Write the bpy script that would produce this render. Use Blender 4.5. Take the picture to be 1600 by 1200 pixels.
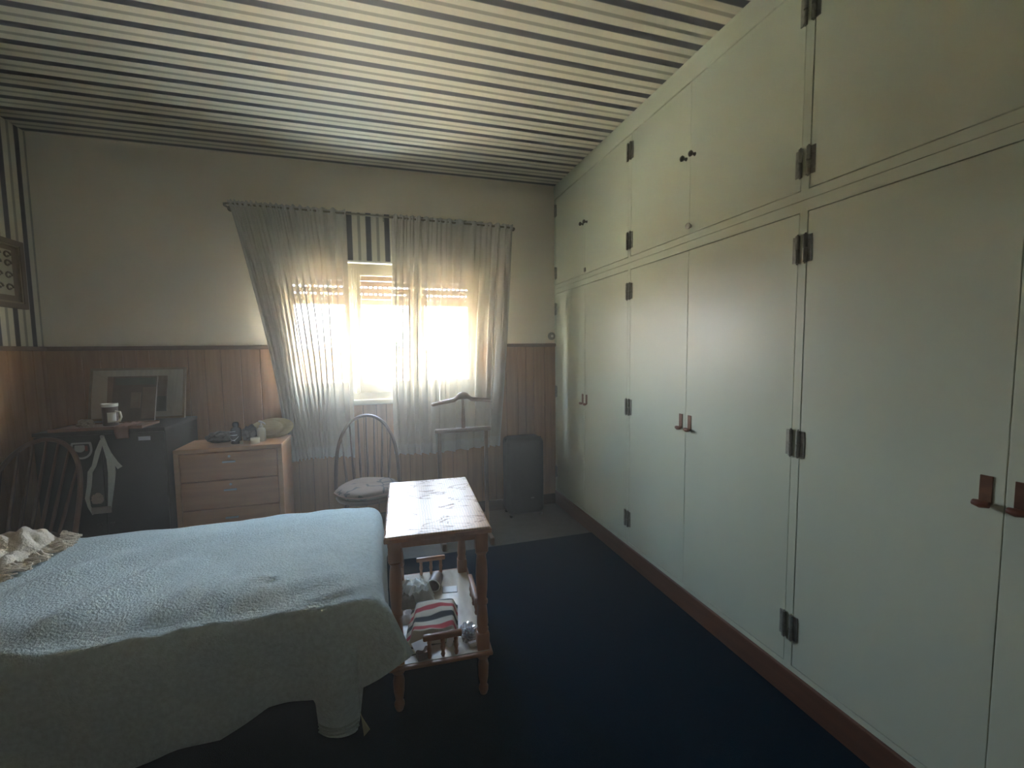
import bpy, bmesh, math, random
from mathutils import Vector, Matrix, noise as mnoise
R_ = random.Random(7)
PI = math.pi
sc = bpy.context.scene
for o in list(bpy.data.objects): bpy.data.objects.remove(o)
COL = sc.collection

# ------------------------------------------------------------------ camera
cd = bpy.data.cameras.new('camera'); cam = bpy.data.objects.new('camera', cd); COL.objects.link(cam)
cd.sensor_width = 36.0; cd.lens = 686.0 / 1600.0 * 36.0; cd.clip_start = 0.02; cd.clip_end = 300
rot = Matrix(((0.956725, 0.032875, -0.289132), (-0.290761, 0.068169, -0.954364), (-0.011665, 0.997132, 0.074778)))
cam.matrix_world = Matrix.Translation((0, 0, 1.37)) @ rot.to_4x4()
sc.camera = cam

# ------------------------------------------------------------------ sky, sun, exposure
w = bpy.data.worlds.new('sky'); sc.world = w; w.use_nodes = True
nt = w.node_tree; nt.nodes.clear()
wo = nt.nodes.new('ShaderNodeOutputWorld'); bg = nt.nodes.new('ShaderNodeBackground')
tc = nt.nodes.new('ShaderNodeTexCoord'); sx = nt.nodes.new('ShaderNodeSeparateXYZ'); cr = nt.nodes.new('ShaderNodeValToRGB')
nt.links.new(tc.outputs['Generated'], sx.inputs[0]); nt.links.new(sx.outputs['Z'], cr.inputs[0])
cr.color_ramp.elements[0].position = 0.0; cr.color_ramp.elements[0].color = (0.92, 0.95, 0.98, 1)
cr.color_ramp.elements[1].position = 0.6; cr.color_ramp.elements[1].color = (0.50, 0.72, 1.0, 1)
nt.links.new(cr.outputs[0], bg.inputs[0]); nt.links.new(bg.outputs[0], wo.inputs[0])
bg.inputs[1].default_value = 2.2
sd = bpy.data.lights.new('sun', 'SUN'); sd.energy = 10.0; sd.angle = 0.01; sd.color = (1.0, 0.90, 0.70)
so = bpy.data.objects.new('sun', sd); COL.objects.link(so); so.location = (-6, -6, 12)
so.rotation_euler = Vector((0.55, 0.45, -0.75)).to_track_quat('-Z', 'Y').to_euler()
pd = bpy.data.lights.new('window_portal', 'AREA'); pd.shape = 'RECTANGLE'; pd.size = 1.5; pd.size_y = 1.0
pd.cycles.is_portal = True
po = bpy.data.objects.new('window_portal', pd); COL.objects.link(po); po.location = (0.065, 3.90, 1.5); po.rotation_euler = (-PI / 2, 0, 0)
vs = sc.view_settings
vs.view_transform = 'Standard'; vs.look = 'None'; vs.gamma = 1.0; vs.use_curve_mapping = False
vs.exposure = 5.68
HAZE = 0.042

# ------------------------------------------------------------------ materials
MATS = {}
def L(nt, a, b): nt.links.new(a, b)
def newmat(name):
    m = bpy.data.materials.new(name); m.use_nodes = True; MATS[name] = m
    nt = m.node_tree; b = nt.nodes['Principled BSDF']
    return m, nt, b
def coords(nt, scale=(1, 1, 1), world=False):
    if world:
        g = nt.nodes.new('ShaderNodeNewGeometry'); src = g.outputs['Position']
    else:
        g = nt.nodes.new('ShaderNodeTexCoord'); src = g.outputs['Object']
    mp = nt.nodes.new('ShaderNodeMapping'); mp.inputs['Scale'].default_value = scale
    L(nt, src, mp.inputs[0]); return mp.outputs[0]
def P(name, c1, c2=None, rough=0.5, scale=8.0, stretch=(1, 1, 1), bump=0.0, bscale=None, spec=0.5, sheen=0.0, metal=0.0, rvar=0.0, detail=4, world=False, bdist=0.01):
    m, nt, b = newmat(name)
    c2 = c2 or tuple(x * 0.85 for x in c1)
    v = coords(nt, stretch, world)
    n = nt.nodes.new('ShaderNodeTexNoise'); n.inputs['Scale'].default_value = scale; n.inputs['Detail'].default_value = detail
    L(nt, v, n.inputs['Vector'])
    r = nt.nodes.new('ShaderNodeValToRGB'); r.color_ramp.elements[0].position = 0.32; r.color_ramp.elements[1].position = 0.68
    r.color_ramp.elements[0].color = (*c2, 1); r.color_ramp.elements[1].color = (*c1, 1)
    L(nt, n.outputs['Fac'], r.inputs[0]); L(nt, r.outputs[0], b.inputs['Base Color'])
    b.inputs['Roughness'].default_value = rough; b.inputs['Specular IOR Level'].default_value = spec
    b.inputs['Metallic'].default_value = metal
    if sheen: b.inputs['Sheen Weight'].default_value = sheen; b.inputs['Sheen Roughness'].default_value = 0.6
    if rvar:
        mr = nt.nodes.new('ShaderNodeMapRange'); mr.inputs['To Min'].default_value = max(0.02, rough - rvar); mr.inputs['To Max'].default_value = rough + rvar
        L(nt, n.outputs['Fac'], mr.inputs[0]); L(nt, mr.outputs[0], b.inputs['Roughness'])
    if bump:
        n2 = nt.nodes.new('ShaderNodeTexNoise'); n2.inputs['Scale'].default_value = bscale or scale; n2.inputs['Detail'].default_value = 5
        L(nt, v, n2.inputs['Vector'])
        bp = nt.nodes.new('ShaderNodeBump'); bp.inputs['Strength'].default_value = bump; bp.inputs['Distance'].default_value = bdist
        L(nt, n2.outputs['Fac'], bp.inputs['Height']); L(nt, bp.outputs[0], b.inputs['Normal'])
    return m
def stripes(name, axis, phase, period, base, bands, rough=0.6, obj=False):
    """bands: list of (centre fraction, half width fraction, colour)"""
    m, nt, b = newmat(name)
    if obj:
        g = nt.nodes.new('ShaderNodeTexCoord'); src = g.outputs['Object']
    else:
        g = nt.nodes.new('ShaderNodeNewGeometry'); src = g.outputs['Position']
    s = nt.nodes.new('ShaderNodeSeparateXYZ'); L(nt, src, s.inputs[0])
    def mth(op, a, bv):
        k = nt.nodes.new('ShaderNodeMath'); k.operation = op
        if isinstance(a, (int, float)): k.inputs[0].default_value = a
        else: L(nt, a, k.inputs[0])
        if isinstance(bv, (int, float)): k.inputs[1].default_value = bv
        else: L(nt, bv, k.inputs[1])
        return k.outputs[0]
    t = mth('DIVIDE', mth('SUBTRACT', s.outputs[axis], phase), period)
    nz = nt.nodes.new('ShaderNodeTexNoise'); nz.inputs['Scale'].default_value = 3.0; L(nt, src, nz.inputs['Vector'])
    t = mth('ADD', t, mth('MULTIPLY', mth('SUBTRACT', nz.outputs['Fac'], 0.5), 0.03))
    cur = None
    nb = nt.nodes.new('ShaderNodeTexNoise'); nb.inputs['Scale'].default_value = 40.0; L(nt, src, nb.inputs['Vector'])
    mx0 = nt.nodes.new('ShaderNodeMix'); mx0.data_type = 'RGBA'
    mx0.inputs['A'].default_value = (*base, 1); mx0.inputs['B'].default_value = (*[x * 0.88 for x in base], 1)
    L(nt, nb.outputs['Fac'], mx0.inputs['Factor']); cur = mx0.outputs['Result']
    for c, hw, colr in bands:
        fr = mth('FRACT', mth('ADD', mth('SUBTRACT', t, c), 100.5), 0.0)
        d = mth('ABSOLUTE', mth('SUBTRACT', fr, 0.5), 0.0)
        mr = nt.nodes.new('ShaderNodeMapRange'); mr.inputs['From Min'].default_value = hw + 0.02; mr.inputs['From Max'].default_value = hw - 0.02
        L(nt, d, mr.inputs[0])
        mx = nt.nodes.new('ShaderNodeMix'); mx.data_type = 'RGBA'
        L(nt, mr.outputs[0], mx.inputs['Factor']); L(nt, cur, mx.inputs['A']); mx.inputs['B'].default_value = (*colr, 1)
        cur = mx.outputs['Result']
    L(nt, cur, b.inputs['Base Color']); b.inputs['Roughness'].default_value = rough
    return m
PAPER = (0.74, 0.70, 0.57); DARKB = (0.07, 0.075, 0.095); OLIVE = (0.34, 0.325, 0.26)
bands = [(0.0, 0.14, DARKB), (0.5, 0.075, OLIVE)]
stripes('paper_ceiling', 'Y', 1.549, 0.1362, PAPER, bands)
stripes('paper_left', 'Y', 3.555, 0.1362, PAPER, bands)
stripes('paper_box', 'X', 0.095, 0.1362, PAPER, bands)
P('plaster', (0.92, 0.84, 0.69), (0.90, 0.82, 0.67), rough=0.75, scale=2.0, bump=0.05, bscale=60)
P('panelling', (0.44, 0.25, 0.13), (0.35, 0.19, 0.095), rough=0.5, scale=3, stretch=(14, 14, 0.8), bump=0.08, bscale=20, rvar=0.08)
P('panel_cap', (0.20, 0.125, 0.08), rough=0.45, scale=3, stretch=(0.6, 8, 8))
P('joint', (0.05, 0.033, 0.022), rough=0.8)
P('floor_boards', (0.13, 0.115, 0.095), (0.10, 0.088, 0.075), rough=0.7, scale=12, bump=0.1, bscale=120)
P('blue_carpet', (0.0005, 0.012, 0.028), (0.0003, 0.006, 0.016), rough=0.95, scale=260, bump=0.5, bscale=350, spec=0.0)
P('cupboard_paint', (0.60, 0.645, 0.52), (0.55, 0.595, 0.475), rough=0.38, scale=1.6, stretch=(1, 1, 0.35), bump=0.10, bscale=5.0, rvar=0.10, bdist=0.012)
P('cupboard_inside', (0.05, 0.05, 0.045), rough=0.8)
P('plinth', (0.16, 0.065, 0.035), (0.11, 0.045, 0.025), rough=0.45, scale=4, stretch=(8, 0.7, 8))
P('hinge_metal', (0.30, 0.30, 0.26), (0.20, 0.20, 0.17), rough=0.4, scale=60, metal=0.35)
P('dark_knob', (0.02, 0.018, 0.014), rough=0.35)
P('copper_plate', (0.20, 0.10, 0.06), (0.13, 0.065, 0.04), rough=0.4, scale=30, metal=0.5)
P('pull_wood', (0.17, 0.06, 0.035), rough=0.3)
P('cream_paint', (0.52, 0.45, 0.33), (0.47, 0.41, 0.30), rough=0.42, scale=6)
P('white_paint', (0.78, 0.77, 0.70), rough=0.4)
P('shutter_tan', (0.30, 0.21, 0.14), (0.25, 0.17, 0.11), rough=0.5, scale=5)
P('rod_metal', (0.24, 0.21, 0.16), rough=0.4, metal=0.6)
P('fleece', (0.53, 0.62, 0.615), (0.42, 0.50, 0.495), rough=0.95, scale=70, bump=1.0, bscale=130, spec=0.1, sheen=0.3, bdist=0.006)
P('hem_fabric', (0.38, 0.44, 0.42), (0.32, 0.38, 0.36), rough=0.9, scale=120, bump=0.4, bscale=200)
P('yellow_tag', (0.62, 0.58, 0.34), rough=0.8)
P('mattress_cloth', (0.5, 0.48, 0.44), rough=0.9)
P('dark_wood', (0.085, 0.045, 0.028), (0.055, 0.03, 0.02), rough=0.4, scale=5, stretch=(1, 1, 6))
P('knit', (0.90, 0.79, 0.64), (0.78, 0.67, 0.52), rough=0.9, scale=70, bump=0.7, bscale=120, sheen=0.2)
P('table_wood', (0.40, 0.17, 0.075), (0.30, 0.115, 0.05), rough=0.35, scale=4, stretch=(8, 8, 0.7), rvar=0.08)
P('dresser_wood', (0.54, 0.25, 0.11), (0.44, 0.19, 0.08), rough=0.42, scale=3, stretch=(0.7, 8, 8), rvar=0.08)
P('dresser_edge', (0.60, 0.31, 0.15), (0.50, 0.25, 0.11), rough=0.4, scale=3, stretch=(0.7, 8, 8))
P('chair_wood', (0.16, 0.085, 0.055), (0.11, 0.058, 0.038), rough=0.4, scale=4, stretch=(6, 6, 1))
P('valet_wood', (0.26, 0.16, 0.10), (0.20, 0.12, 0.075), rough=0.35, scale=4, stretch=(2, 8, 8))
P('chrome', (0.72, 0.70, 0.64), rough=0.25, metal=0.35)
P('black_lacquer', (0.020, 0.021, 0.020), (0.014, 0.015, 0.014), rough=0.45, scale=3)
P('case_shell', (0.014, 0.015, 0.017), (0.010, 0.011, 0.013), rough=0.6, scale=40, bump=0.15, bscale=150)
P('case_trim', (0.012, 0.012, 0.013), rough=0.4)
P('strap_white', (0.66, 0.66, 0.56), (0.58, 0.58, 0.48), rough=0.7, scale=60)
P('badge_white', (0.55, 0.55, 0.50), rough=0.6)
P('badge_dark', (0.06, 0.06, 0.065), rough=0.6)
P('badge_red', (0.30, 0.08, 0.07), rough=0.6)
P('doll_beige', (0.42, 0.33, 0.25), (0.36, 0.28, 0.21), rough=0.8, scale=40)
P('paper_white', (0.78, 0.78, 0.80), (0.72, 0.72, 0.74), rough=0.6, scale=20)
P('paper_cream', (0.62, 0.58, 0.46), rough=0.6)
P('mat_board', (0.55, 0.52, 0.41), (0.50, 0.47, 0.37), rough=0.6)
P('print_dark', (0.11, 0.085, 0.07), (0.17, 0.13, 0.10), rough=0.5, scale=14)
P('print_green', (0.09, 0.12, 0.09), (0.14, 0.15, 0.11), rough=0.5, scale=12)
P('print_brown', (0.20, 0.13, 0.09), (0.28, 0.20, 0.14), rough=0.5, scale=10)
P('frame_gilt', (0.34, 0.26, 0.16), (0.25, 0.185, 0.11), rough=0.45, scale=20)
P('frame_brown', (0.19, 0.13, 0.085), rough=0.45)
P('china_white', (0.80, 0.78, 0.68), rough=0.25)
P('mug_dark', (0.10, 0.07, 0.06), rough=0.3)
P('shell_pale', (0.46, 0.41, 0.32), (0.33, 0.28, 0.21), rough=0.6, scale=30, bump=0.4, bscale=30)
P('rose_cloth', (0.30, 0.15, 0.11), rough=0.85, scale=30)
P('tray_wood', (0.26, 0.14, 0.085), rough=0.4, scale=4, stretch=(0.7, 8, 8))
P('bottle_navy', (0.020, 0.026, 0.045), rough=0.25)
P('print_white', (0.70, 0.72, 0.76), rough=0.5)
P('heap_black', (0.045, 0.04, 0.035), (0.07, 0.06, 0.05), rough=0.7, scale=12)
P('navy_cloth', (0.035, 0.038, 0.06), (0.05, 0.052, 0.075), rough=0.85, scale=30)
P('straw', (0.62, 0.52, 0.27), (0.52, 0.42, 0.20), rough=0.8, scale=30, stretch=(1, 1, 8), bump=0.3, bscale=80)
P('wall_plate', (0.34, 0.33, 0.28), rough=0.4)
P('cup_rose', (0.26, 0.18, 0.16), (0.20, 0.14, 0.13), rough=0.4, scale=20)
P('crumple_white', (0.82, 0.81, 0.76), (0.66, 0.65, 0.60), rough=0.8, scale=25)
P('crumple_grey', (0.32, 0.29, 0.25), (0.22, 0.20, 0.17), rough=0.85, scale=25)
P('box_brown', (0.12, 0.06, 0.04), rough=0.5)
P('ink_black', (0.015, 0.015, 0.017), rough=0.5)
P('shelf_board', (0.60, 0.52, 0.42), (0.46, 0.37, 0.28), rough=0.22, scale=9, stretch=(3, 1, 1), rvar=0.1)
P('outside_ground', (0.66, 0.58, 0.44), rough=0.9, scale=0.6)
P('outside_wall', (0.30, 0.22, 0.15), (0.25, 0.18, 0.12), rough=0.9, scale=0.8)
P('rail_iron', (0.012, 0.012, 0.012), rough=0.7)
stripes('striped_cloth', 'Y', 0.108, 0.125, (0.62, 0.55, 0.44), [(0.0, 0.13, (0.025, 0.027, 0.032)), (0.5, 0.11, (0.40, 0.035, 0.045))], rough=0.9, obj=True)
# patterned cushion
def cushion_mat():
    m, nt, b = newmat('cushion_print')
    v = coords(nt, (1, 1, 1))
    vo = nt.nodes.new('ShaderNodeTexVoronoi'); vo.feature = 'DISTANCE_TO_EDGE'; vo.inputs['Scale'].default_value = 11
    L(nt, v, vo.inputs['Vector'])
    n = nt.nodes.new('ShaderNodeTexNoise'); n.inputs['Scale'].default_value = 14; L(nt, v, n.inputs['Vector'])
    a = nt.nodes.new('ShaderNodeMath'); a.operation = 'MULTIPLY'; L(nt, n.outputs['Fac'], a.inputs[0]); a.inputs[1].default_value = 0.13
    k = nt.nodes.new('ShaderNodeMath'); k.operation = 'LESS_THAN'; L(nt, vo.outputs['Distance'], k.inputs[0]); L(nt, a.outputs[0], k.inputs[1])
    k.use_clamp = True
    n2 = nt.nodes.new('ShaderNodeTexNoise'); n2.inputs['Scale'].default_value = 5; L(nt, v, n2.inputs['Vector'])
    g = nt.nodes.new('ShaderNodeMath'); g.operation = 'GREATER_THAN'; g.inputs[1].default_value = 0.5; L(nt, n2.outputs['Fac'], g.inputs[0])
    h = nt.nodes.new('ShaderNodeMath'); h.operation = 'MULTIPLY'; L(nt, k.outputs[0], h.inputs[0]); L(nt, g.outputs[0], h.inputs[1])
    mx = nt.nodes.new('ShaderNodeMix'); mx.data_type = 'RGBA'; L(nt, h.outputs[0], mx.inputs['Factor'])
    mx.inputs['A'].default_value = (0.17, 0.105, 0.07, 1); mx.inputs['B'].default_value = (0.03, 0.02, 0.016, 1)
    L(nt, mx.outputs['Result'], b.inputs['Base Color']); b.inputs['Roughness'].default_value = 0.9
cushion_mat()
# worn lacquered table top: pale scuffs and ring marks in the varnish
def tabletop_mat():
    m, nt, b = newmat('worn_top')
    v = coords(nt, (1, 1, 1))
    n = nt.nodes.new('ShaderNodeTexNoise'); n.inputs['Scale'].default_value = 4.0; n.inputs['Detail'].default_value = 5; n.inputs['Distortion'].default_value = 1.2
    mp = nt.nodes.new('ShaderNodeMapping'); mp.inputs['Scale'].default_value = (1.6, 3.2, 1); L(nt, v, mp.inputs[0]); L(nt, mp.outputs[0], n.inputs['Vector'])
    band = nt.nodes.new('ShaderNodeValToRGB'); cr = band.color_ramp
    cr.elements[0].position = 0.55; cr.elements[0].color = (0, 0, 0, 1); cr.elements[1].position = 0.575; cr.elements[1].color = (1, 1, 1, 1)
    e = cr.elements.new(0.60); e.color = (0, 0, 0, 1)
    L(nt, n.outputs['Fac'], band.inputs[0])
    base = nt.nodes.new('ShaderNodeMix'); base.data_type = 'RGBA'
    base.inputs['A'].default_value = (0.50, 0.27, 0.13, 1); base.inputs['B'].default_value = (0.20, 0.10, 0.06, 1)
    L(nt, band.outputs[0], base.inputs['Factor'])
    wv = nt.nodes.new('ShaderNodeTexWave'); wv.inputs['Scale'].default_value = 30; wv.inputs['Distortion'].default_value = 4; wv.inputs['Detail'].default_value = 3; L(nt, v, wv.inputs['Vector'])
    m2 = nt.nodes.new('ShaderNodeMix'); m2.data_type = 'RGBA'; m2.blend_type = 'MULTIPLY'; m2.inputs['Factor'].default_value = 0.25
    L(nt, base.outputs['Result'], m2.inputs['A']); L(nt, wv.outputs['Color'], m2.inputs['B']); L(nt, m2.outputs['Result'], b.inputs['Base Color'])
    mr = nt.nodes.new('ShaderNodeMapRange'); mr.inputs['To Min'].default_value = 0.32; mr.inputs['To Max'].default_value = 0.85
    L(nt, band.outputs[0], mr.inputs[0]); L(nt, mr.outputs[0], b.inputs['Roughness'])
    b.inputs['Specular IOR Level'].default_value = 0.5; b.inputs['Coat Roughness'].default_value = 0.28
    mc = nt.nodes.new('ShaderNodeMapRange'); mc.inputs['To Min'].default_value = 0.4; mc.inputs['To Max'].default_value = 0.0; L(nt, band.outputs[0], mc.inputs[0]); L(nt, mc.outputs[0], b.inputs['Coat Weight'])
    bp = nt.nodes.new('ShaderNodeBump'); bp.inputs['Strength'].default_value = 0.12; bp.inputs['Distance'].default_value = 0.004
    L(nt, n.outputs['Fac'], bp.inputs['Height']); L(nt, bp.outputs[0], b.inputs['Normal'])
tabletop_mat()
# sheer curtain, window glass, clear plastic
def sheer(name, col, alpha):
    m = bpy.data.materials.new(name); m.use_nodes = True; MATS[name] = m; nt = m.node_tree; nt.nodes.clear()
    o = nt.nodes.new('ShaderNodeOutputMaterial'); t = nt.nodes.new('ShaderNodeBsdfTransparent'); d = nt.nodes.new('ShaderNodeBsdfDiffuse'); tr = nt.nodes.new('ShaderNodeBsdfTranslucent')
    d.inputs[0].default_value = (*col, 1); tr.inputs[0].default_value = (0.075, 0.048, 0.027, 1)
    a = nt.nodes.new('ShaderNodeMixShader'); a.inputs[0].default_value = 0.30; L(nt, d.outputs[0], a.inputs[1]); L(nt, tr.outputs[0], a.inputs[2])
    wv = nt.nodes.new('ShaderNodeTexNoise'); wv.inputs['Scale'].default_value = 30; v = coords(nt, (6, 6, 0.5)); L(nt, v, wv.inputs['Vector'])
    mr = nt.nodes.new('ShaderNodeMapRange'); mr.inputs['To Min'].default_value = alpha - 0.06; mr.inputs['To Max'].default_value = alpha + 0.06; L(nt, wv.outputs['Fac'], mr.inputs[0])
    b = nt.nodes.new('ShaderNodeMixShader'); L(nt, mr.outputs[0], b.inputs[0]); L(nt, t.outputs[0], b.inputs[1]); L(nt, a.outputs[0], b.inputs[2])
    L(nt, b.outputs[0], o.inputs[0])
sheer('sheer', (0.92, 0.88, 0.78), 0.86)
sheer('sheer_hem', (0.88, 0.86, 0.80), 0.93)
def clear(name, gl, rough, tint=(1, 1, 1)):
    m = bpy.data.materials.new(name); m.use_nodes = True; MATS[name] = m; nt = m.node_tree; nt.nodes.clear()
    o = nt.nodes.new('ShaderNodeOutputMaterial'); t = nt.nodes.new('ShaderNodeBsdfTransparent'); g = nt.nodes.new('ShaderNodeBsdfGlossy')
    t.inputs[0].default_value = (*tint, 1); g.inputs['Roughness'].default_value = rough
    n = nt.nodes.new('ShaderNodeTexNoise'); n.inputs['Scale'].default_value = 3; L(nt, coords(nt), n.inputs['Vector'])
    mr = nt.nodes.new('ShaderNodeMapRange'); mr.inputs['To Min'].default_value = gl * 0.7; mr.inputs['To Max'].default_value = gl * 1.3; L(nt, n.outputs['Fac'], mr.inputs[0])
    x = nt.nodes.new('ShaderNodeMixShader'); L(nt, mr.outputs[0], x.inputs[0]); L(nt, t.outputs[0], x.inputs[1]); L(nt, g.outputs[0], x.inputs[2]); L(nt, x.outputs[0], o.inputs[0])
clear('glass', 0.05, 0.02)
clear('film', 0.45, 0.15, (0.85, 0.88, 0.95))
P('pump_plastic', (0.62, 0.60, 0.50), (0.55, 0.53, 0.44), rough=0.3)

# ------------------------------------------------------------------ mesh helpers
def bmnew(): return bmesh.new()
def box(bm, x0, x1, y0, y1, z0, z1, M=None):
    vs_ = [bm.verts.new(Vector(p) if M is None else M @ Vector(p)) for p in
           ((x0, y0, z0), (x1, y0, z0), (x1, y1, z0), (x0, y1, z0), (x0, y0, z1), (x1, y0, z1), (x1, y1, z1), (x0, y1, z1))]
    for f in ((3, 2, 1, 0), (4, 5, 6, 7), (0, 1, 5, 4), (1, 2, 6, 5), (2, 3, 7, 6), (3, 0, 4, 7)): bm.faces.new([vs_[i] for i in f])
    return bm
def bevel(bm, r, seg=2):
    bmesh.ops.bevel(bm, geom=list(bm.edges), offset=r, segments=seg, affect='EDGES', profile=0.5, clamp_overlap=True); return bm
def bbox(x0, x1, y0, y1, z0, z1, r=0.004, seg=2, M=None):
    bm = bmnew(); box(bm, x0, x1, y0, y1, z0, z1)
    if r: bevel(bm, r, seg)
    if M is not None: bm.transform(M)
    return bm
def tube(bm, pts, rad, n=8, cap=True, flat=None):
    pts = [Vector(p) for p in pts]; N = len(pts)
    rads = rad if isinstance(rad, (list, tuple)) else [rad] * N
    up = None; rings = []
    for i, p in enumerate(pts):
        t = (pts[min(i + 1, N - 1)] - pts[max(i - 1, 0)]).normalized()
        if up is None:
            a = Vector((0, 0, 1)) if abs(t.z) < 0.9 else Vector((1, 0, 0)); up = (a - t * a.dot(t)).normalized()
        else:
            up = up - t * up.dot(t)
            up = up.normalized() if up.length > 1e-6 else Vector((1, 0, 0))
        s = t.cross(up); fl = flat or 1.0
        rings.append([bm.verts.new(p + (up * math.cos(2 * PI * k / n) * fl + s * math.sin(2 * PI * k / n)) * rads[i]) for k in range(n)])
    for i in range(N - 1):
        for k in range(n): bm.faces.new((rings[i][k], rings[i][(k + 1) % n], rings[i + 1][(k + 1) % n], rings[i + 1][k]))
    if cap:
        bm.faces.new(list(reversed(rings[0]))); bm.faces.new(rings[-1])
    return bm
def lathe(bm, prof, n=16, M=None):
    rings = []
    for r, z in prof:
        r = max(r, 1e-4)
        rings.append([bm.verts.new((M @ Vector((r * math.cos(2 * PI * k / n), r * math.sin(2 * PI * k / n), z))) if M is not None else (r * math.cos(2 * PI * k / n), r * math.sin(2 * PI * k / n), z)) for k in range(n)])
    for i in range(len(prof) - 1):
        for k in range(n): bm.faces.new((rings[i][k], rings[i][(k + 1) % n], rings[i + 1][(k + 1) % n], rings[i + 1][k]))
    bm.faces.new(list(reversed(rings[0]))); bm.faces.new(rings[-1])
    return bm
def grid(bm, nu, nv, fn):
    V = [[bm.verts.new(fn(i / nu, j / nv)) for j in range(nv + 1)] for i in range(nu + 1)]
    for i in range(nu):
        for j in range(nv): bm.faces.new((V[i][j], V[i + 1][j], V[i + 1][j + 1], V[i][j + 1]))
    return V
def obj(name, bm, mat, parent=None, smooth=False, loc=None, solid=0):
    if isinstance(bm, bpy.types.Mesh): me = bm
    else:
        bmesh.ops.recalc_face_normals(bm, faces=bm.faces)
        me = bpy.data.meshes.new(name); bm.to_mesh(me); bm.free()
        if smooth:
            for p in me.polygons: p.use_smooth = True
        if mat: me.materials.append(MATS[mat])
    o = bpy.data.objects.new(name, me); COL.objects.link(o)
    if parent is not None: o.parent = parent
    if loc is not None: o.location = loc
    if solid:
        md = o.modifiers.new('thickness', 'SOLIDIFY'); md.thickness = solid; md.offset = 0
    if smooth and not isinstance(bm, bpy.types.Mesh):
        me.set_sharp_from_angle(angle=math.radians(50))
    return o
def tag(o, label, cat, group=None):
    o['label'] = label; o['category'] = cat
    if group: o['group'] = group
    return o
def thing(name, label, cat, loc=(0, 0, 0), rotz=0, group=None):
    o = bpy.data.objects.new(name, None); COL.objects.link(o); o.empty_display_size = 0.1
    o.location = loc; o.rotation_euler = (0, 0, rotz); return tag(o, label, cat, group)
def struct(o): o['kind'] = 'structure'; return o
def lerp(a, b, t): return a + (b - a) * t
def interp(tab, x):
    if x <= tab[0][0]: return tab[0][1]
    for (a, va), (b, vb) in zip(tab, tab[1:]):
        if x <= b: return lerp(va, vb, (x - a) / (b - a) if b > a else 1)
    return tab[-1][1]
def sstep(a, b, x):
    t = min(1, max(0, (x - a) / (b - a))); return t * t * (3 - 2 * t)
def nz(x, y, z=0.0): return mnoise.noise(Vector((x, y, z)))

# ------------------------------------------------------------------ room shell
XL, XR, YB, YF, ZC = -2.08, 2.10, 3.63, -1.30, 2.78
struct(obj('floor', box(bmnew(), XL - .2, XR + .2, YF - .2, YB + .2, -.2, -.006), 'floor_boards'))
carpet = struct(obj('floor_carpet', bbox(XL + .02, 1.488, YF + .02, 2.90, -.006, .006, 0.003), 'blue_carpet'))
struct(obj('ceiling', box(bmnew(), XL - .2, XR + .2, YF - .2, YB + .2, ZC, ZC + .2), 'paper_ceiling'))
wl = struct(obj('wall_left', box(bmnew(), XL - .2, XL, YF - .2, YB + .2, -.2, ZC), 'paper_left'))
struct(obj('wall_right', box(bmnew(), XR, XR + .2, YF - .2, YB + .2, -.2, ZC), 'plaster'))
struct(obj('wall_front', box(bmnew(), XL, XR, YF - .2, YF, -.2, ZC), 'plaster'))
WX0, WX1, WZ0, WZ1 = -0.705, 0.835, 1.0, 2.06
bm = bmnew()
box(bm, XL, WX0, YB, YB + .2, -.2, ZC); box(bm, WX1, XR, YB, YB + .2, -.2, ZC)
box(bm, WX0, WX1, YB, YB + .2, -.2, WZ0); box(bm, WX0, WX1, YB, YB + .2, WZ1, ZC)
wb = struct(obj('wall_back', bm, 'plaster'))
# wainscot: dark backing with single boards in front, cap rail on top
WH = 1.405
bm = bmnew(); box(bm, XL, WX0 - .002, YB - .006, YB, 0, WH); box(bm, WX1 + .002, 1.5, YB - .006, YB, 0, WH); box(bm, WX0 - .002, WX1 + .002, YB - .006, YB, 0, WZ0 - .036)
obj('wainscot_backing', bm, 'joint', wb)
cuts = []
x = XL
rb = random.Random(3)
while x < 1.5 - 0.04:
    wdt = rb.choice((0.075, 0.10, 0.10, 0.125)); cuts.append((x, min(x + wdt, 1.5))); x += wdt
# the boards run full height except under the window, where they stop below the sill
cuts2 = []
for a, b in cuts:
    for e in (WX0 - .002, WX1 + .002):
        if a + .02 < e < b - .02: cuts2.append((a, e)); a = e
    cuts2.append((a, b))
for a, b in cuts2:
    top = WH if (b <= WX0 + .021 or a >= WX1 - .021) else WZ0 - 0.035
    obj('board', bbox(a + .0015, b - .0015, YB - .016, YB - .006, 0.07, top, .002, 1), 'panelling', wb)
y = YF
while y < YB - 0.05:
    wdt = rb.choice((0.075, 0.10, 0.10, 0.125))
    b = min(y + wdt, YB - .017)
    obj('board', bbox(XL + .006, XL + .016, y + .0015, b - .0015, 0.07, WH, .002, 1), 'panelling', wl)
    y += wdt
obj('wainscot_backing', box(bmnew(), XL, XL + .006, YF, YB - .017, 0, WH), 'joint', wl)
obj('cap_rail', bbox(XL + .03, WX0 - .01, YB - .032, YB, WH, WH + .028, .006), 'panel_cap', wb)
obj('cap_rail', bbox(WX1 + .01, 1.5, YB - .032, YB, WH, WH + .028, .006), 'panel_cap', wb)
obj('cap_rail', bbox(XL, XL + .032, YF, YB, WH, WH + .028, .006), 'panel_cap', wl)
struct(obj('baseboard_back', bbox(XL, 1.49, YB - .03, YB - .016, -.006, .085, .004), 'dark_wood'))
struct(obj('baseboard_left', bbox(XL + .016, XL + .03, YF, YB - .03, -.006, .085, .004), 'dark_wood'))
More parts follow.
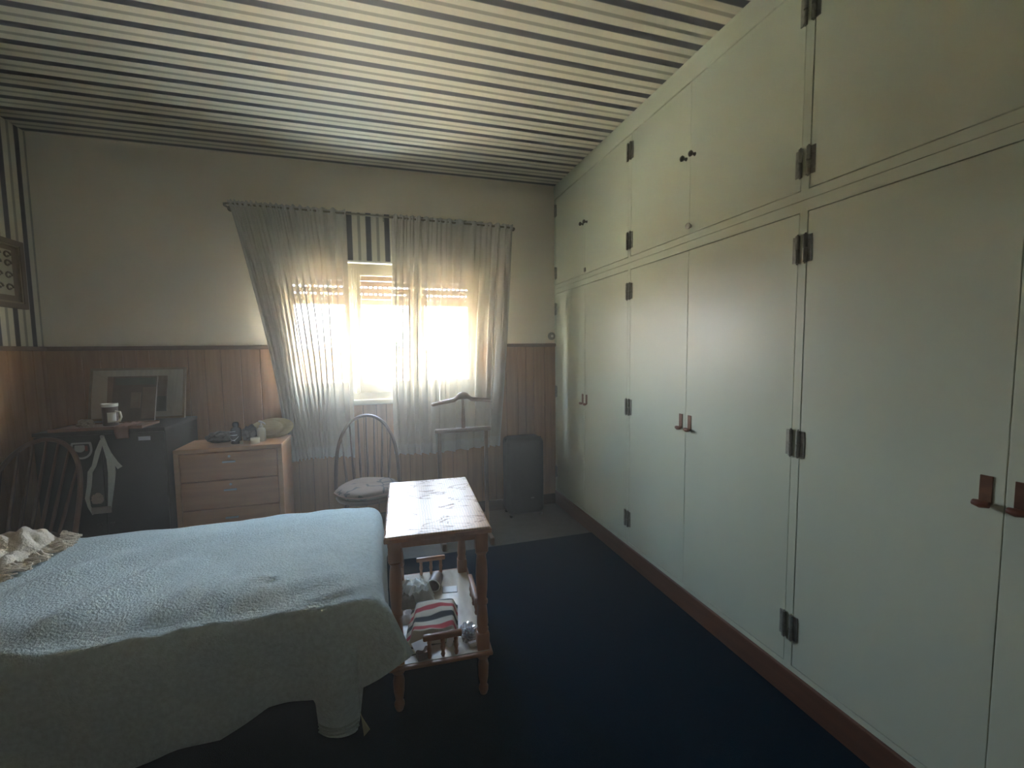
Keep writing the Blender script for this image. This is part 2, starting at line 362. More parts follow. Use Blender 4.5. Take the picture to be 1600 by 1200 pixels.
# boxed roller housing above the window, papered like the ceiling
hs = struct(obj('trim_1', box(bmnew(), WX0 - .02, WX1 + .02, YB - .05, YB, 2.068, 2.425), 'paper_box'))
obj('ledge', bbox(WX0 - .02, WX1 + .02, YB - .056, YB, 2.052, 2.068, .003), 'white_paint', hs)
# wall plate by the cupboard corner
wp = thing('wall_plate', 'small round grey plate on back wall just above panelling by cupboard', 'wall plate', (1.468, YB, 1.497))
M = Matrix.Rotation(PI / 2, 4, 'X')
obj('plate', lathe(bmnew(), [(.034, 0), (.034, .010), (.028, .016), (.0, .017)], 24, M), 'wall_plate', wp, True)
obj('button', lathe(bmnew(), [(.012, .015), (.012, .021), (.0, .022)], 16, M), 'white_paint', wp, True)

# ------------------------------------------------------------------ window with three sashes
wn = bpy.data.objects.new('window_1', None); COL.objects.link(wn); wn.location = (0.065, YB, 1.0); wn['kind'] = 'structure'
def wl_(bm): bm.transform(Matrix.Translation((-0.065, -YB, -1.0))); return bm
FY0, FY1 = YB + .005, YB + .075
bm = bmnew()
box(bm, WX0, WX0 + .05, FY0, FY1, WZ0, WZ1); box(bm, WX1 - .05, WX1, FY0, FY1, WZ0, WZ1)
box(bm, WX0 + .05, WX1 - .05, FY0, FY1, WZ1 - .035, WZ1); box(bm, WX0 + .05, WX1 - .05, FY0, FY1, WZ0, WZ0 + .055)
obj('frame', wl_(bm), 'cream_paint', wn)
obj('sill', wl_(bbox(WX0, WX1, YB - .055, FY0 + .01, WZ0 - .035, WZ0 + .005, .006)), 'cream_paint', wn)
for i in range(3):
    a = WX0 + .05 + i * .48; b = a + .48
    z0, z1 = WZ0 + .055, WZ1 - .035
    bm = bmnew(); st = .055
    q0, q1 = FY0 - .012, FY1 - .02
    box(bm, a + .002, a + st, q0, q1, z0 + .002, z1 - .002); box(bm, b - st, b - .002, q0, q1, z0 + .002, z1 - .002)
    box(bm, a + st, b - st, q0, q1, z0 + .002, z0 + .08); box(bm, a + st, b - st, q0, q1, z1 - .05, z1 - .002)
    sash = obj('sash', wl_(bm), 'cream_paint', wn)
    obj('pane', wl_(box(bmnew(), a + st, b - st, q1 - .022, q1 - .018, z0 + .08, z1 - .05)), 'glass', sash)
    bm = bmnew()
    for (e0, e1, h0, h1) in ((a + st, a + st + .008, z0 + .08, z1 - .05), (b - st - .008, b - st, z0 + .08, z1 - .05)): box(bm, e0, e1, q0 + .006, q1 - .022, h0, h1)
    box(bm, a + st, b - st, q0 + .006, q1 - .022, z0 + .08, z0 + .088); box(bm, a + st, b - st, q0 + .006, q1 - .022, z1 - .058, z1 - .05)
    obj('glazing_bead', wl_(bm), 'cream_paint', sash)
    if i == 1:
        bm = bmnew()
        tube(bm, [(a + .028, q0 - .010, z0 + .01), (a + .028, q0 - .010, z1 - .02)], .005, 8)
        obj('espagnolette_rod', wl_(bm), 'cream_paint', sash, True)
        bm = bbox(a + .012, a + .044, q0 - .022, q0, 1.40, 1.46, .005)
        tube(bm, [(a + .028, q0 - .02, 1.43), (a + .028, q0 - .045, 1.43), (a + .028, q0 - .05, 1.39), (a + .028, q0 - .045, 1.35)], [.008, .008, .009, .007], 8)
        obj('handle', wl_(bm), 'cream_paint', sash, True)
# roller shutter, three quarters raised: slats joined by small bridges that leave light slots
sh = thing('roller_shutter', 'tan roller shutter partly lowered outside the window with rows of light slots', 'shutter', (0.065, YB + .13, 1.752))
def slat(z0, z1, bridges=False, thick=.012):
    bm = bbox(WX0 - .065 + .004, WX1 - .065 - .004, -thick / 2, thick / 2, z0, z1, .003, 1)
    if bridges:
        xx = WX0 - .065 + .004
        while xx < WX1 - .065 - .012:
            box(bm, xx, xx + .017, -.003, .003, z1, z1 + .011); xx += .0372
    obj('slat', bm, 'shutter_tan', sh)
slat(0, .045, False, .02)
slat(.0465, .081, True)
slat(.092, .136, True)
z = .147
while z < .305: slat(z, z + .0435); z += .045
obj('guide_channel', bbox(WX0 - .065, WX0 - .065 + .03, -.02, .02, -.75, .305, .002), 'shutter_tan', sh)
obj('guide_channel', bbox(WX1 - .065 - .03, WX1 - .065, -.02, .02, -.75, .305, .002), 'shutter_tan', sh)

# ------------------------------------------------------------------ outside
struct(obj('ground_outside', box(bmnew(), -60, 60, YB + .2, 120, -.5, -.3), 'outside_ground'))
ow = thing('garden_wall', 'pale rendered garden wall seen low through the window', 'wall', (0, 9.0, -.3))
obj('wall_body', bbox(-14, 16, 0, .25, 0, 1.70, .01), 'outside_wall', ow)
obj('coping', bbox(-14.02, 16.02, -.04, .29, 1.70, 1.76, .01), 'outside_wall', ow)
rl = thing('iron_railing', 'thin dark iron railing end outside the middle window pane', 'railing', (0.09, 5.5, -.3))
bm = bmnew(); tube(bm, [(0, 0, 0), (0, 0, 1.655)], .011, 8); lathe(bm, [(.0, 1.65), (.018, 1.66), (.018, 1.68), (.0, 1.69)], 8)
obj('post', bm, 'rail_iron', rl)
for zz in (1.43, 1.37):
    obj('rail', tube(bmnew(), [(0, 0, zz), (-1.4, 0, zz)], .006, 6), 'rail_iron', rl)
obj('post', tube(bmnew(), [(-1.4, 0, 0), (-1.4, 0, 1.655)], .011, 8), 'rail_iron', rl)

# ------------------------------------------------------------------ built-in wardrobe
XW = 1.5
wd = thing('built_in_wardrobe', 'pale grey-green built-in wardrobe along the whole right wall', 'wardrobe', (XW, 1.2, 0))
def W_(bm): bm.transform(Matrix.Translation((-XW, -1.2, 0))); return bm
YE = -1.25
obj('carcass', W_(box(bmnew(), XW + .024, XR, YE, YB, .0, ZC)), 'cupboard_inside', wd)
obj('plinth', W_(bbox(XW - .012, XW + .024, YE, YB - .016, -.006, .112, .004)), 'plinth', wd)
bm = bmnew()
st_l = [(3.595, 3.63), (2.410, 2.440), (1.244, 1.275), (.075, .106), (-1.12, -1.09)]
box(bm, XW, XW + .024, YE, YB, .112, .134)
for a, b in st_l: box(bm, XW, XW + .024, a, b, .134, 1.863)
box(bm, XW, XW + .024, YE, YB, 1.863, 1.9035)
obj('lower_face_frame', W_(bm), 'cupboard_paint', wd)
bm = bmnew()
box(bm, XW, XW + .024, YE, YB, 1.9055, 1.939)
for a, b in st_l: box(bm, XW, XW + .024, a, b, 1.939, 2.662)
obj('upper_face_frame', W_(bm), 'cupboard_paint', wd)
obj('cornice', W_(bbox(XW - .004, XW + .024, YE, YB, 2.668, ZC, .002, 1)), 'cupboard_paint', wd)
spans = [(3.035, 3.595, 1), (2.440, 3.035, 0), (1.881, 2.410, 1), (1.275, 1.881, 0), (.675, 1.244, 1), (.106, .675, 0), (-.5, .075, 1), (-1.09, -.5, 0)]
def hinge(parent, yj, sgn, zc):
    # leaf lies on the stile side, knuckle on the joint
    bm = bmnew()
    box(bm, XW - .0035, XW + .001, min(yj - .002, yj - sgn * .022), max(yj - .002, yj - sgn * .022), zc - .048, zc + .048)
    tube(bm, [(XW - .007, yj, zc - .05), (XW - .007, yj, zc - .002)], .0075, 10)
    tube(bm, [(XW - .007, yj, zc + .002), (XW - .007, yj, zc + .05)], .0075, 10)
    tube(bm, [(XW - .007, yj, zc - .055), (XW - .007, yj, zc + .055)], .003, 6)
    obj('hinge', W_(bm), 'hinge_metal', parent, False)
for i, (a, b, meets_low) in enumerate(spans):
    # meets_low: the opening edge is at the near (low Y) end of the door, hinge at the far end
    g0, g1 = (.0006, .0016) if meets_low else (.0016, .0006)
    if i == 4: g1 = .0032
    pr = 0.0
    lo = obj('lower_door', W_(bbox(XW - pr, XW + .022, a + g0, b - g1, .137, 1.860, .0015, 1)), 'cupboard_paint', wd)
    up = obj('upper_door', W_(bbox(XW, XW + .022, a + g0, b - g1, 1.942, 2.664, .0015, 1)), 'cupboard_paint', wd)
    hy = b if meets_low else a
    sg = 1 if meets_low else -1
    for zc in (.29, 1.01, 1.73): hinge(lo, hy, sg, zc)
    for zc in (2.038, 2.566): hinge(up, hy, sg, zc)
    oy = a + .037 if meets_low else b - .030
    h = obj('pull_plate', W_(bbox(XW - pr - .003, XW + .001, oy - .013, oy + .013, .962, 1.034, .001, 1)), 'copper_plate', lo)
    bm = bmnew()
    tube(bm, [(XW - .002, oy, .962), (XW - .016, oy, .962)], .006, 8)
    tube(bm, [(XW - .018, oy - .016, .962), (XW - .020, oy, .961), (XW - .018, oy + .016, .962)], [.008, .011, .008], 10)
    obj('pull_bar', W_(bm), 'pull_wood', lo, True)
    ky = a + .030 if meets_low else b - .032
    K = Matrix.Translation((XW, ky, 2.312)) @ Matrix.Rotation(-PI / 2, 4, 'Y')
    obj('knob', W_(lathe(bmnew(), [(.010, -.001), (.007, .008), (.006, .014), (.013, .020), (.015, .027), (.010, .033), (.0, .035)], 14, K)), 'dark_knob', up, True)
    if i in (3, 1):
        if i == 3:
            K = Matrix.Translation((XW, b - .012, 1.976)) @ Matrix.Rotation(-PI / 2, 4, 'Y')
            obj('glass_knob', W_(lathe(bmnew(), [(.008, -.001), (.008, .006), (.014, .012), (.015, .020), (.009, .026), (.0, .027)], 12, K)), 'chrome', up, True)
        else:
            obj('latch', W_(bbox(XW - .008, XW + .001, b - .014, b + .008, 1.955, 1.985, .002, 1)), 'hinge_metal', up)

# ------------------------------------------------------------------ curtain rod and curtains
YC = 3.505
def rodz(x): return lerp(2.398, 2.372, (x + .96) / 2.06)
rd = thing('curtain_rod', 'thin brown metal curtain rod with bent ends above the window', 'curtain rod', (0.07, YB, 2.385))
def rl_(bm): bm.transform(Matrix.Translation((-.07, -YB, -2.385))); return bm
bm = bmnew()
pts = [(-.965, YB, rodz(-.965)), (-.985, YC + .05, rodz(-.96)), (-.975, YC + .012, rodz(-.96)), (-.95, YC, rodz(-.95))]
pts += [(lerp(-.95, 1.07, k / 12), YC, rodz(lerp(-.95, 1.07, k / 12))) for k in range(1, 12)]
pts += [(1.07, YC, rodz(1.07)), (1.10, YC + .012, rodz(1.1)), (1.11, YC + .05, rodz(1.1)), (1.09, YB, rodz(1.1))]
tube(bm, pts, .0075, 8); obj('rod', rl_(bm), 'rod_metal', rd, True)
for xx in (-.965, .07, 1.09):
    M = Matrix.Translation((xx, YB, rodz(xx))) @ Matrix.Rotation(PI / 2, 4, 'X')
    bm = lathe(bmnew(), [(.022, 0), (.022, .006), (.012, .010), (.0, .011)], 14, M)
    if xx == .07: tube(bm, [(xx, YB, rodz(xx) - .015), (xx, YC, rodz(xx) - .009)], .005, 6)
    obj('bracket', rl_(bm), 'rod_metal', rd, True)
def curtain(label, tl, tr, bl, br, seed, dens, bow=0.0, hem_z=.585):
    t = thing('sheer_curtain', label, 'curtain', ((tl + tr) / 2, YC, hem_z), group='sheer curtains on the rod')
    rr = random.Random(seed)
    ph = [rr.uniform(0, 6.28) for _ in range(8)]
    def fold(u):
        k = dens(u)
        return k
    def fn(u, v):
        e = v ** 0.85
        x0 = lerp(tl, bl, e) + bow * math.sin(PI * v); x1 = lerp(tr, br, v)
        q = fold(u)
        amp = lerp(.012, .026, sstep(0, .35, v)) * (0.8 + .35 * math.sin(3.1 * u * 6 + ph[0]))
        y = amp * math.sin(q) + .006 * math.sin(2.3 * q + ph[1] + 1.5 * v) + .008 * math.sin(1.7 * v + 9 * u + ph[2]) * v
        xs = lerp(x0, x1, u) + .011 * math.sin(2 * q + ph[3]) * sstep(0, .3, v) + .010 * math.sin(5 * v + 12 * u + ph[4]) * v
        zt = rodz(lerp(tl, tr, u)) + .018 + .006 * math.sin(q * 1.3)
        zb = hem_z + .014 * math.sin(4.2 * u + ph[5]) + .005 * math.sin(q)
        return Vector((xs, YC + y, lerp(zt, zb, v)))
    def tl_(bm): bm.transform(Matrix.Translation((-(tl + tr) / 2, -YC, -hem_z))); return bm
    vh = .955
    bm = bmnew(); grid(bm, 320, 40, lambda u, v: fn(u, v * vh)); obj('cloth', tl_(bm), 'sheer', t, True)
    bm = bmnew(); grid(bm, 320, 4, lambda u, v: fn(u, vh + v * (1 - vh))); obj('hem', tl_(bm), 'sheer_hem', t, True)
    def top(u, v):
        p = fn(u, 0); return Vector((p.x, p.y * 1 + (-.006), p.z - .036 * v + .004))
    bm = bmnew(); grid(bm, 320, 3, top); obj('heading_tape', tl_(bm), 'sheer_hem', t, True)
    return t
# the left curtain is bunched at its outer edge, so folds crowd there
curtain('left sheer curtain, swept inward and bunched at its outer edge', -.950, -.196, -.645, -.205, 5, lambda u: 2 * PI * (13 * (u ** .8) + 3.2 * math.sin(2.2 * u)), bow=.02)
curtain('right sheer curtain, hanging straight behind the clothes valet', .130, 1.085, .105, .955, 9, lambda u: 2 * PI * (12 * u + 2.5 * math.sin(3 * u + .5) + 3 * u ** 6), bow=-.012, hem_z=.578)

# ------------------------------------------------------------------ bed
bd = thing('single_bed', 'single bed along the left, hidden under the blue-grey blanket', 'bed', (-1.05, 1.97, 0))
def bl_(bm): bm.transform(Matrix.Translation((1.05, -1.97, 0))); return bm
obj('mattress', bl_(bbox(-2.02, -.10, 1.57, 2.39, .33, .525, .05, 4)), 'mattress_cloth', bd, True)
obj('bed_base', bl_(bbox(-2.02, -.10, 1.57, 2.39, .20, .33, .01)), 'dark_wood', bd)
for xx in (-1.95, -.18):
    for yy in (1.63, 2.33): obj('leg', bl_(lathe(bmnew(), [(.018, .006), (.024, .06), (.03, .20)], 12, Matrix.Translation((xx, yy, 0)))), 'dark_wood', bd, True)
obj('headboard', bl_(bbox(-2.06, -2.025, 1.53, 2.43, .15, .95, .01)), 'dark_wood', bd)
# blanket
BX0, BX1, BY0, BY1, BZ = -1.98, -.055, 1.535, 2.425, .555
def wrinkle(x, y):
    z =   .007 * nz(x * 5, y * 5) + .0035 * nz(x * 13, y * 13, 4) + .010 * nz(x * 1.6, y * 2.2, 9)
    def ridge(ax, ay, bx, by, wdt, amp):
        d = Vector((bx - ax, by - ay)); ln = d.length; d /= ln
        p = Vector((x - ax, y - ay)); s = p.dot(d); c = p.x * -d.y + p.y * d.x
        f = sstep(-.05, .12, s) * (1 - sstep(ln - .15, ln + .05, s))
        return amp * f * math.exp(-(c / wdt) ** 2)
    z += ridge(-1.05, 1.50, -.78, 2.05, .034, .020) + ridge(-.95, 1.50, -.60, 2.10, .06, -.016)
    z += ridge(-.74, 1.50, -.58, 1.85, .022, .016) + ridge(-.62, 1.50, -.50, 1.80, .022, .014) + ridge(-.54, 1.5, -.44, 1.72, .018, .012)
    z += ridge(-1.35, 1.5, -1.05, 2.2, .07, .012) + ridge(-.40, 1.52, -.05, 1.62, .03, .006) + ridge(-1.25, 1.9, -.7, 2.3, .06, .016)
    dd = math.hypot((x + .395) * 1.0, (y - 1.705) * 1.6); z -= .012 * math.exp(-(dd / .025) ** 2); z += .010 * math.exp(-((math.hypot(x + .42, y - 1.735)) / .03) ** 2)
    return z
r0 = .045
def rnd(x, y):
    """pull square corners at the foot onto arcs"""
    for cx_, cy_, sy in ((BX1 - r0, BY0 + r0, -1), (BX1 - r0, BY1 - r0, 1)):
        dx, dy = x - cx_, (y - cy_) * sy
        if dx > 0 and dy > 0:
            m_ = max(dx, dy); h = math.hypot(dx, dy)
            return cx_ + dx * m_ / h, cy_ + sy * dy * m_ / h, dx / h, sy * dy / h
    return x, y, 0, 0
xs = [lerp(BX0, -.40, i / 70) for i in range(70)] + [lerp(-.40, BX1, i / 44) for i in range(45)]
ys = [lerp(BY0, BY1, i / 64) for i in range(65)]
bm = bmnew(); TV = {}
for i, x in enumerate(xs):
    for j, y in enumerate(ys):
        X, Y, _, _ = rnd(x, y)
        ed = min(y - BY0, BY1 - y, BX1 - x)
        crown = -.010 * (1 - sstep(0, .12, ed)) - .016 * (1 - sstep(0, .17, y - BY0))
        Y += (.016 * nz(x * 3.3, 3.1) + .008 * nz(x * 9, 7.7)) * (1 - sstep(0, .2, y - BY0)) * (1 - sstep(-.32, -.25, x))
        TV[i, j] = bm.verts.new((X, Y, BZ + crown + wrinkle(X, Y)))
for i in range(len(xs) - 1):
    for j in range(len(ys) - 1): bm.faces.new((TV[i, j], TV[i + 1, j], TV[i + 1, j + 1], TV[i, j + 1]))
path = [(i, 0) for i in range(len(xs))] + [(len(xs) - 1, j) for j in range(1, len(ys))] + [(i, len(ys) - 1) for i in range(len(xs) - 2, -1, -1)]
near_hem = [(-2.0, .10), (-1.04, .12), (-.74, .115), (-.635, .135), (-.514, .130), (-.43, .165), (-.38, .19), (-.28, .19), (-.237, .187), (-.228, .11), (-.215, .082), (-.115, .060), (-.103, .066), (-.0995, .16), (-.06, .19)]
def outward(i, j):
    x, y = xs[i], ys[j]
    _, _, nx, ny = rnd(x, y)
    if nx or ny: return nx, ny
    if j == 0: return 0, -1
    if i == len(xs) - 1: return 1, 0
    return 0, 1
ND = 26
prev = None
for k, (i, j) in enumerate(path):
    v0 = TV[i, j]; x, y = xs[i], ys[j]; nx, ny = outward(i, j)
    ang = math.atan2(ny, nx)  # -pi/2 near, 0 foot, pi/2 far
    if j == 0 and nx == 0: hz = interp(near_hem, v0.co.x)
    elif ny < 0: hz = interp([(-PI / 2, .20), (-1.2, .25), (-.8, .33), (-.4, .30), (0, .24)], ang)
    elif ny == 0: hz = .22 + .03 * math.sin(y * 9)
    else: hz = .17 + .03 * math.sin(x * 7) if nx == 0 else lerp(.2, .24, nx)
    dep = v0.co.z - hz
    # corner flare: largest facing the camera-side foot corner
    flare = 0
    if nx > 0 and ny < 0: flare = interp([(-PI / 2, .0), (-1.25, .05), (-.75, .155), (-.35, .10), (0, .025)], ang)
    elif nx > 0 and ny > 0: flare = interp([(0, .02), (.6, .05), (1.1, .05), (PI / 2, .02)], ang)
    elif ny == 0: flare = .022 + .012 * math.sin(y * 21)
    colm = 0
    if j == 0 and nx == 0:
        t = (v0.co.x + .232) / .132
        if 0 < t < 1: colm = .040 * math.sin(PI * t) ** .6
    cols = [v0]; rr = .065
    for s in range(1, ND + 1):
        f = s / ND; d = f * dep
        if d < rr * 1.57: th = d / rr; out = rr * math.sin(th) * .6; dn = rr * (1 - math.cos(th))
        else: out = rr * .6; dn = rr + (d - rr * 1.57)
        g = sstep(0, 1, f) if f < 1 else 1
        out += flare * f ** 1.25 + colm * sstep(.12, .75, f)
        if nx == 0 and ny < 0:
            out += f * (.010 * math.sin(v0.co.x * 9 + 1) + .006 * math.sin(v0.co.x * 23)) * (1 if colm == 0 else .3) - .01 * f
            # hollow beside the column fold
            out += -.020 * math.exp(-((v0.co.x + .070) / .02) ** 2) * sstep(.2, .8, f)
        px, py = v0.co.x + nx * out, v0.co.y + ny * out
        if py > 1.575 and py < 2.33: px = min(px, .004)
        pz = max(.012, v0.co.z - dn + .002 * nz(px * 9, py * 9, d * 9))
        cols.append(bm.verts.new((px, py, pz)))
    if prev:
        for s in range(ND): bm.faces.new((prev[s], cols[s], cols[s + 1], prev[s + 1]))
    prev = cols
bk = obj('blanket', bm, 'fleece', None, True, solid=.006)
bkt = thing('blanket', 'fuzzy blue-grey fleece blanket draped over the bed down to the carpet', 'blanket', (-1.05, 1.97, .5))
bk.name = 'blanket_cloth'; bk.parent = bkt; bk.location = (1.05, -1.97, -.5)
def kl_(bm): bm.transform(Matrix.Translation((1.05, -1.97, -.5))); return bm
def colfold(u, zz):  # outer face of the column fold
    t = u; x = lerp(-.228, -.104, t)
    return x, BY0 - .024 - .010 - .040 * math.sin(PI * max(.02, min(.98, t))) ** .6 - .003
for zz in (.150, .138, .126):
    bm = bmnew(); pts = [(colfold(k / 14, zz)[0], colfold(k / 14, zz)[1] + (.150 - zz) * -.02, zz - .012 * (k / 14)) for k in range(15)]
    tube(bm, pts, .0035, 6); obj('hem_stitching', kl_(bm), 'hem_fabric', bkt, True)
bm = bmnew(); grid(bm, 4, 6, lambda u, v: Vector((-.097 + .020 * u * v + .008 * v, BY0 - .040 - .006 * u, .150 - .085 * v + .025 * u * v)))
obj('care_tag', kl_(bm), 'yellow_tag', bkt, True, solid=.0015)

# knitted throw with tassels, heaped at the head end
tw = thing('knitted_throw', 'cream cable-knit throw with fringe heaped on the head of the bed', 'throw', (-1.65, 2.05, .56))
def thr(u, v):
    x = lerp(-1.355, -1.96, u); y = lerp(1.66, 2.43, v)
    x += .03 * math.sin(9 * v + 1) * (1 - u)
    ed = min(u, 1 - u, v, 1 - v)
    base = BZ + wrinkle(x, y) - .010 * (1 - sstep(0, .12, BY1 - y)) + .008
    h = .014 + .020 * (nz(x * 7, y * 9, 2) + .4) + .022 * nz(x * 22, y * 20, 5)
    h += .014 * abs(math.sin(30 * (y * .9 + x * .42) + 3 * nz(x * 4, y * 4, 8))) + .008 * abs(math.sin(75 * (y * .9 + x * .5) + 3 * nz(x * 6, y * 6, 3)))
    h += .042 * math.exp(-(((x + 1.60) / .07) ** 2 + ((y - 2.30) / .13) ** 2)) + .04 * math.exp(-(((x + 1.44) / .05) ** 2 + ((y - 2.33) / .08) ** 2))
    h += .014 * math.sin(90 * (x * .8 + y * .6)) * math.exp(-((x * .6 - y * .8 + 2.72) / .05) ** 2)
    h += .012 * math.sin(110 * (x * .75 + y * .66)) * math.exp(-((x * .66 - y * .75 + 2.50) / .03) ** 2)
    return Vector((x + 1.65, y - 2.05, base + max(0.0, h) * sstep(0, .12, ed) - .56))
bm = bmnew(); grid(bm, 90, 100, thr); obj('knit', bm, 'knit', tw, True, solid=.008)
for k in range(46):
    v = .02 + .96 * k / 45; p = thr(0, v); rr = random.Random(k)
    lng = rr.uniform(.05, .09); dy = rr.uniform(-.03, .03)
    bm = bmnew()
    for q in range(3):
        o_ = rr.uniform(-.006, .006); pts = []
        for s in range(6):
            f = s / 5
            zz = .010 * (1 - f) + .010 * math.sin(f * 4 + q + k)
            px, py = p.x - .012 + lng * f, p.y + dy * f + o_ * f * 2 + .004 * math.sin(f * 9 + q * 2 + k)
            pts.append((px, py, BZ + wrinkle(px - 1.65, py + 2.05) - .56 + .010 + max(0, zz) + .004))
        tube(bm, pts, [.0045, .006, .0055, .005, .0045, .003], 6)
    obj('tassel', bm, 'knit', tw, True)

# ------------------------------------------------------------------ tall side table with gallery shelf
TA = -math.radians(2.9)
tb = thing('side_table', 'tall wooden side table with turned legs and a gallery shelf', 'table', (.213, 1.952, 0), TA)
TX, TY, TH = .197, .350, .70
bm = bbox(-TX, TX, -TY, TY, TH - .022, TH, .005, 2); obj('table_top', bm, 'worn_top', tb)
obj('top_edge', bbox(-TX - .003, TX + .003, -TY - .003, TY + .003, TH - .024, TH - .006, .004, 2), 'table_wood', tb)
obj('apron', bbox(-TX + .04, TX - .04, -TY + .035, TY - .035, TH - .060, TH - .024, .003), 'table_wood', tb)
SZ = .200
for sx in (-1, 1):
    for sy in (-1, 1):
        lx, ly = sx * (TX - .034), sy * (TY - .036)
        bm = bbox(lx - .024, lx + .024, ly - .024, ly + .024, TH - .105, TH - .022, .003, 1)
        lathe(bm, [(.020, TH - .105), (.024, TH - .112), (.018, TH - .122), (.021, TH - .145), (.024, TH - .20), (.022, TH - .26), (.018, TH - .30), (.023, TH - .307), (.023, TH - .318), (.018, TH - .325), (.021, TH - .36), (.023, TH - .40), (.020, SZ + .085), (.024, SZ + .078), (.020, SZ + .065)], 14, Matrix.Translation((lx, ly, 0)))
        b2 = bbox(lx - .024, lx + .024, ly - .024, ly + .024, SZ - .030, SZ + .066, .003, 1)
        me = bpy.data.meshes.new('t'); b2.to_mesh(me); bm.from_mesh(me); b2.free(); bpy.data.meshes.remove(me)
        lathe(bm, [(.022, SZ - .030), (.025, SZ - .038), (.017, SZ - .050), (.022, SZ - .075), (.020, SZ - .12), (.014, .045), (.019, .036), (.019, .022), (.014, .0065)], 14, Matrix.Translation((lx, ly, 0)))
        obj('leg', bm, 'table_wood', tb, True)
sf = obj('shelf', bbox(-TX, TX, -TY - .004, TY + .004, SZ - .016, SZ - .002, .004, 2), 'table_wood', tb)
obj('shelf_surface', bbox(-TX + .012, TX - .012, -TY + .010, TY - .010, SZ - .004, SZ, .001, 1), 'shelf_board', tb)
def gallery(cx_, cy_, ln, along):
    M = Matrix.Translation((cx_, cy_, 0)) @ (Matrix.Identity(4) if along == 'x' else Matrix.Rotation(PI / 2, 4, 'Z'))
    bm = bbox(-ln / 2, ln / 2, -.011, .011, SZ + .072, SZ + .094, .006, 3, M)
    g = obj('gallery_rail', bm, 'table_wood', tb, True)
    for q in (-1, 0, 1):
        MM = M @ Matrix.Translation((q * ln * .34, 0, 0))
        obj('spindle', lathe(bmnew(), [(.006, SZ), (.009, SZ + .010), (.006, SZ + .018), (.010, SZ + .036), (.007, SZ + .056), (.009, SZ + .062), (.006, SZ + .074)], 10, MM), 'table_wood', g, True)
gallery(0, TY - .028, .150, 'x'); gallery(0.005, -TY + .022, .150, 'x'); gallery(TX - .024, -.02, .22, 'y'); gallery(-TX + .024, -.02, .22, 'y')

# things on the shelf (positions in table coordinates)
TM = Matrix.Translation((.213, 1.952, 0)) @ Matrix.Rotation(TA, 4, 'Z')
def onshelf(x, y, z=0): return TM @ Vector((x, y, SZ + z))
def clothblob(name, label, cat, mat, lx, ly, wx, wy, h, seed, rotz=0, freq=14, group=None, nn=26, rough=.5):
    t = thing(name, label, cat, onshelf(lx, ly), TA + rotz, group)
    def f(u, v):
        a, b = u * 2 - 1, v * 2 - 1
        e = max(abs(a), abs(b)); ed = 1 - e
        x = a * wx / 2 * (1 + .12 * nz(a * 2, b * 2, seed)); y = b * wy / 2 * (1 + .12 * nz(a * 2, b * 2, seed + 5))
        zz = .002 + h * sstep(0, .45, ed) * (1 - rough + rough * (nz(x * freq * 3, y * freq * 3, seed) + nz(x * freq * 7, y * freq * 7, seed + 2) * .5 + .6))
        return Vector((x, y, max(.002, zz)))
    bm = bmnew(); grid(bm, nn, nn, f)
    obj('folds', bm, mat, t, rough < .9 and True)
    return t
sc_ = thing('striped_cloth', 'folded wool cloth striped black, red and cream on the table shelf', 'cloth', onshelf(-.010, -.130), TA)
def cl(u, v):
    a, b = u * 2 - 1, v * 2 - 1
    x = a * .100 + .014 * b - .004; y = b * .125 + .012 * math.sin(a * 2.2) - .016 * a
    ed = 1 - max(abs(a), abs(b)); z = .004 + .050 * sstep(0, .22, ed) + .008 * math.sin(3 * b + a * 2) * sstep(0, .3, ed) + .006 * nz(x * 20, y * 20)
    return Vector((x, y, max(.003, z)))
bm = bmnew(); grid(bm, 34, 40, cl); obj('top_fold', bm, 'striped_cloth', sc_, True)
bm = bmnew(); grid(bm, 20, 24, lambda u, v: (lambda p: Vector((p.x * 1.06 - .006, p.y * 1.05, min(p.z * .45, .02) + .0005)))(cl(u, v))); obj('under_fold', bm, 'striped_cloth', sc_, True)
clothblob('white_cloth', 'crumpled pale printed cloth beside the left back leg of the table', 'cloth', 'crumple_white', -.085, .195, .12, .11, .040, 3)
clothblob('white_rag', 'crumpled white rag in front of the tipped rose cup', 'cloth', 'crumple_white', -.060, .105, .12, .085, .055, 11)
clothblob('grey_sack', 'dull grey rumpled cloth sagging at the left edge of the shelf', 'cloth', 'crumple_grey', -.125, .055, .085, .075, .045, 21)
clothblob('tissue', 'small crumpled white tissue left of the striped cloth', 'tissue', 'paper_white', -.135, -.045, .065, .10, .022, 31)
cp = thing('rose_cup', 'tipped brownish cup with a pale rim lying on the table shelf', 'cup', onshelf(0.012, .175, .034), TA)
CM = Matrix.Rotation(math.radians(-20), 4, 'Z') @ Matrix.Rotation(math.radians(97), 4, 'X')
def cup(bm, prof, n=22, M=CM): return lathe(bm, prof, n, M)
obj('bowl', cup(bmnew(), [(.020, -.045), (.028, -.043), (.032, -.02), (.033, .035), (.030, .035), (.029, -.02), (.0, -.038)]), 'cup_rose', cp, True)
bm = bmnew(); ringpts = [CM @ Vector((.0315 * math.cos(a * 2 * PI / 24), .0315 * math.sin(a * 2 * PI / 24), .036)) for a in range(25)]
tube(bm, ringpts, .003, 6, False); obj('rim', bm, 'china_white', cp, True)
cd1 = thing('white_card', 'flat white card on the back of the shelf right of the cup', 'card', onshelf(.080, .140), TA - .1)
obj('sheet', bbox(-.034, .034, -.028, .028, 0, .003, .001, 1), 'paper_white', cd1)
obj('backing', bbox(-.036, .036, -.030, .026, 0.0, .0015, 0), 'ink_black', cd1)
cd2 = thing('bordered_card', 'cream card with a black edge under the front of the striped cloth', 'card', onshelf(-.115, -.262), TA + .25)
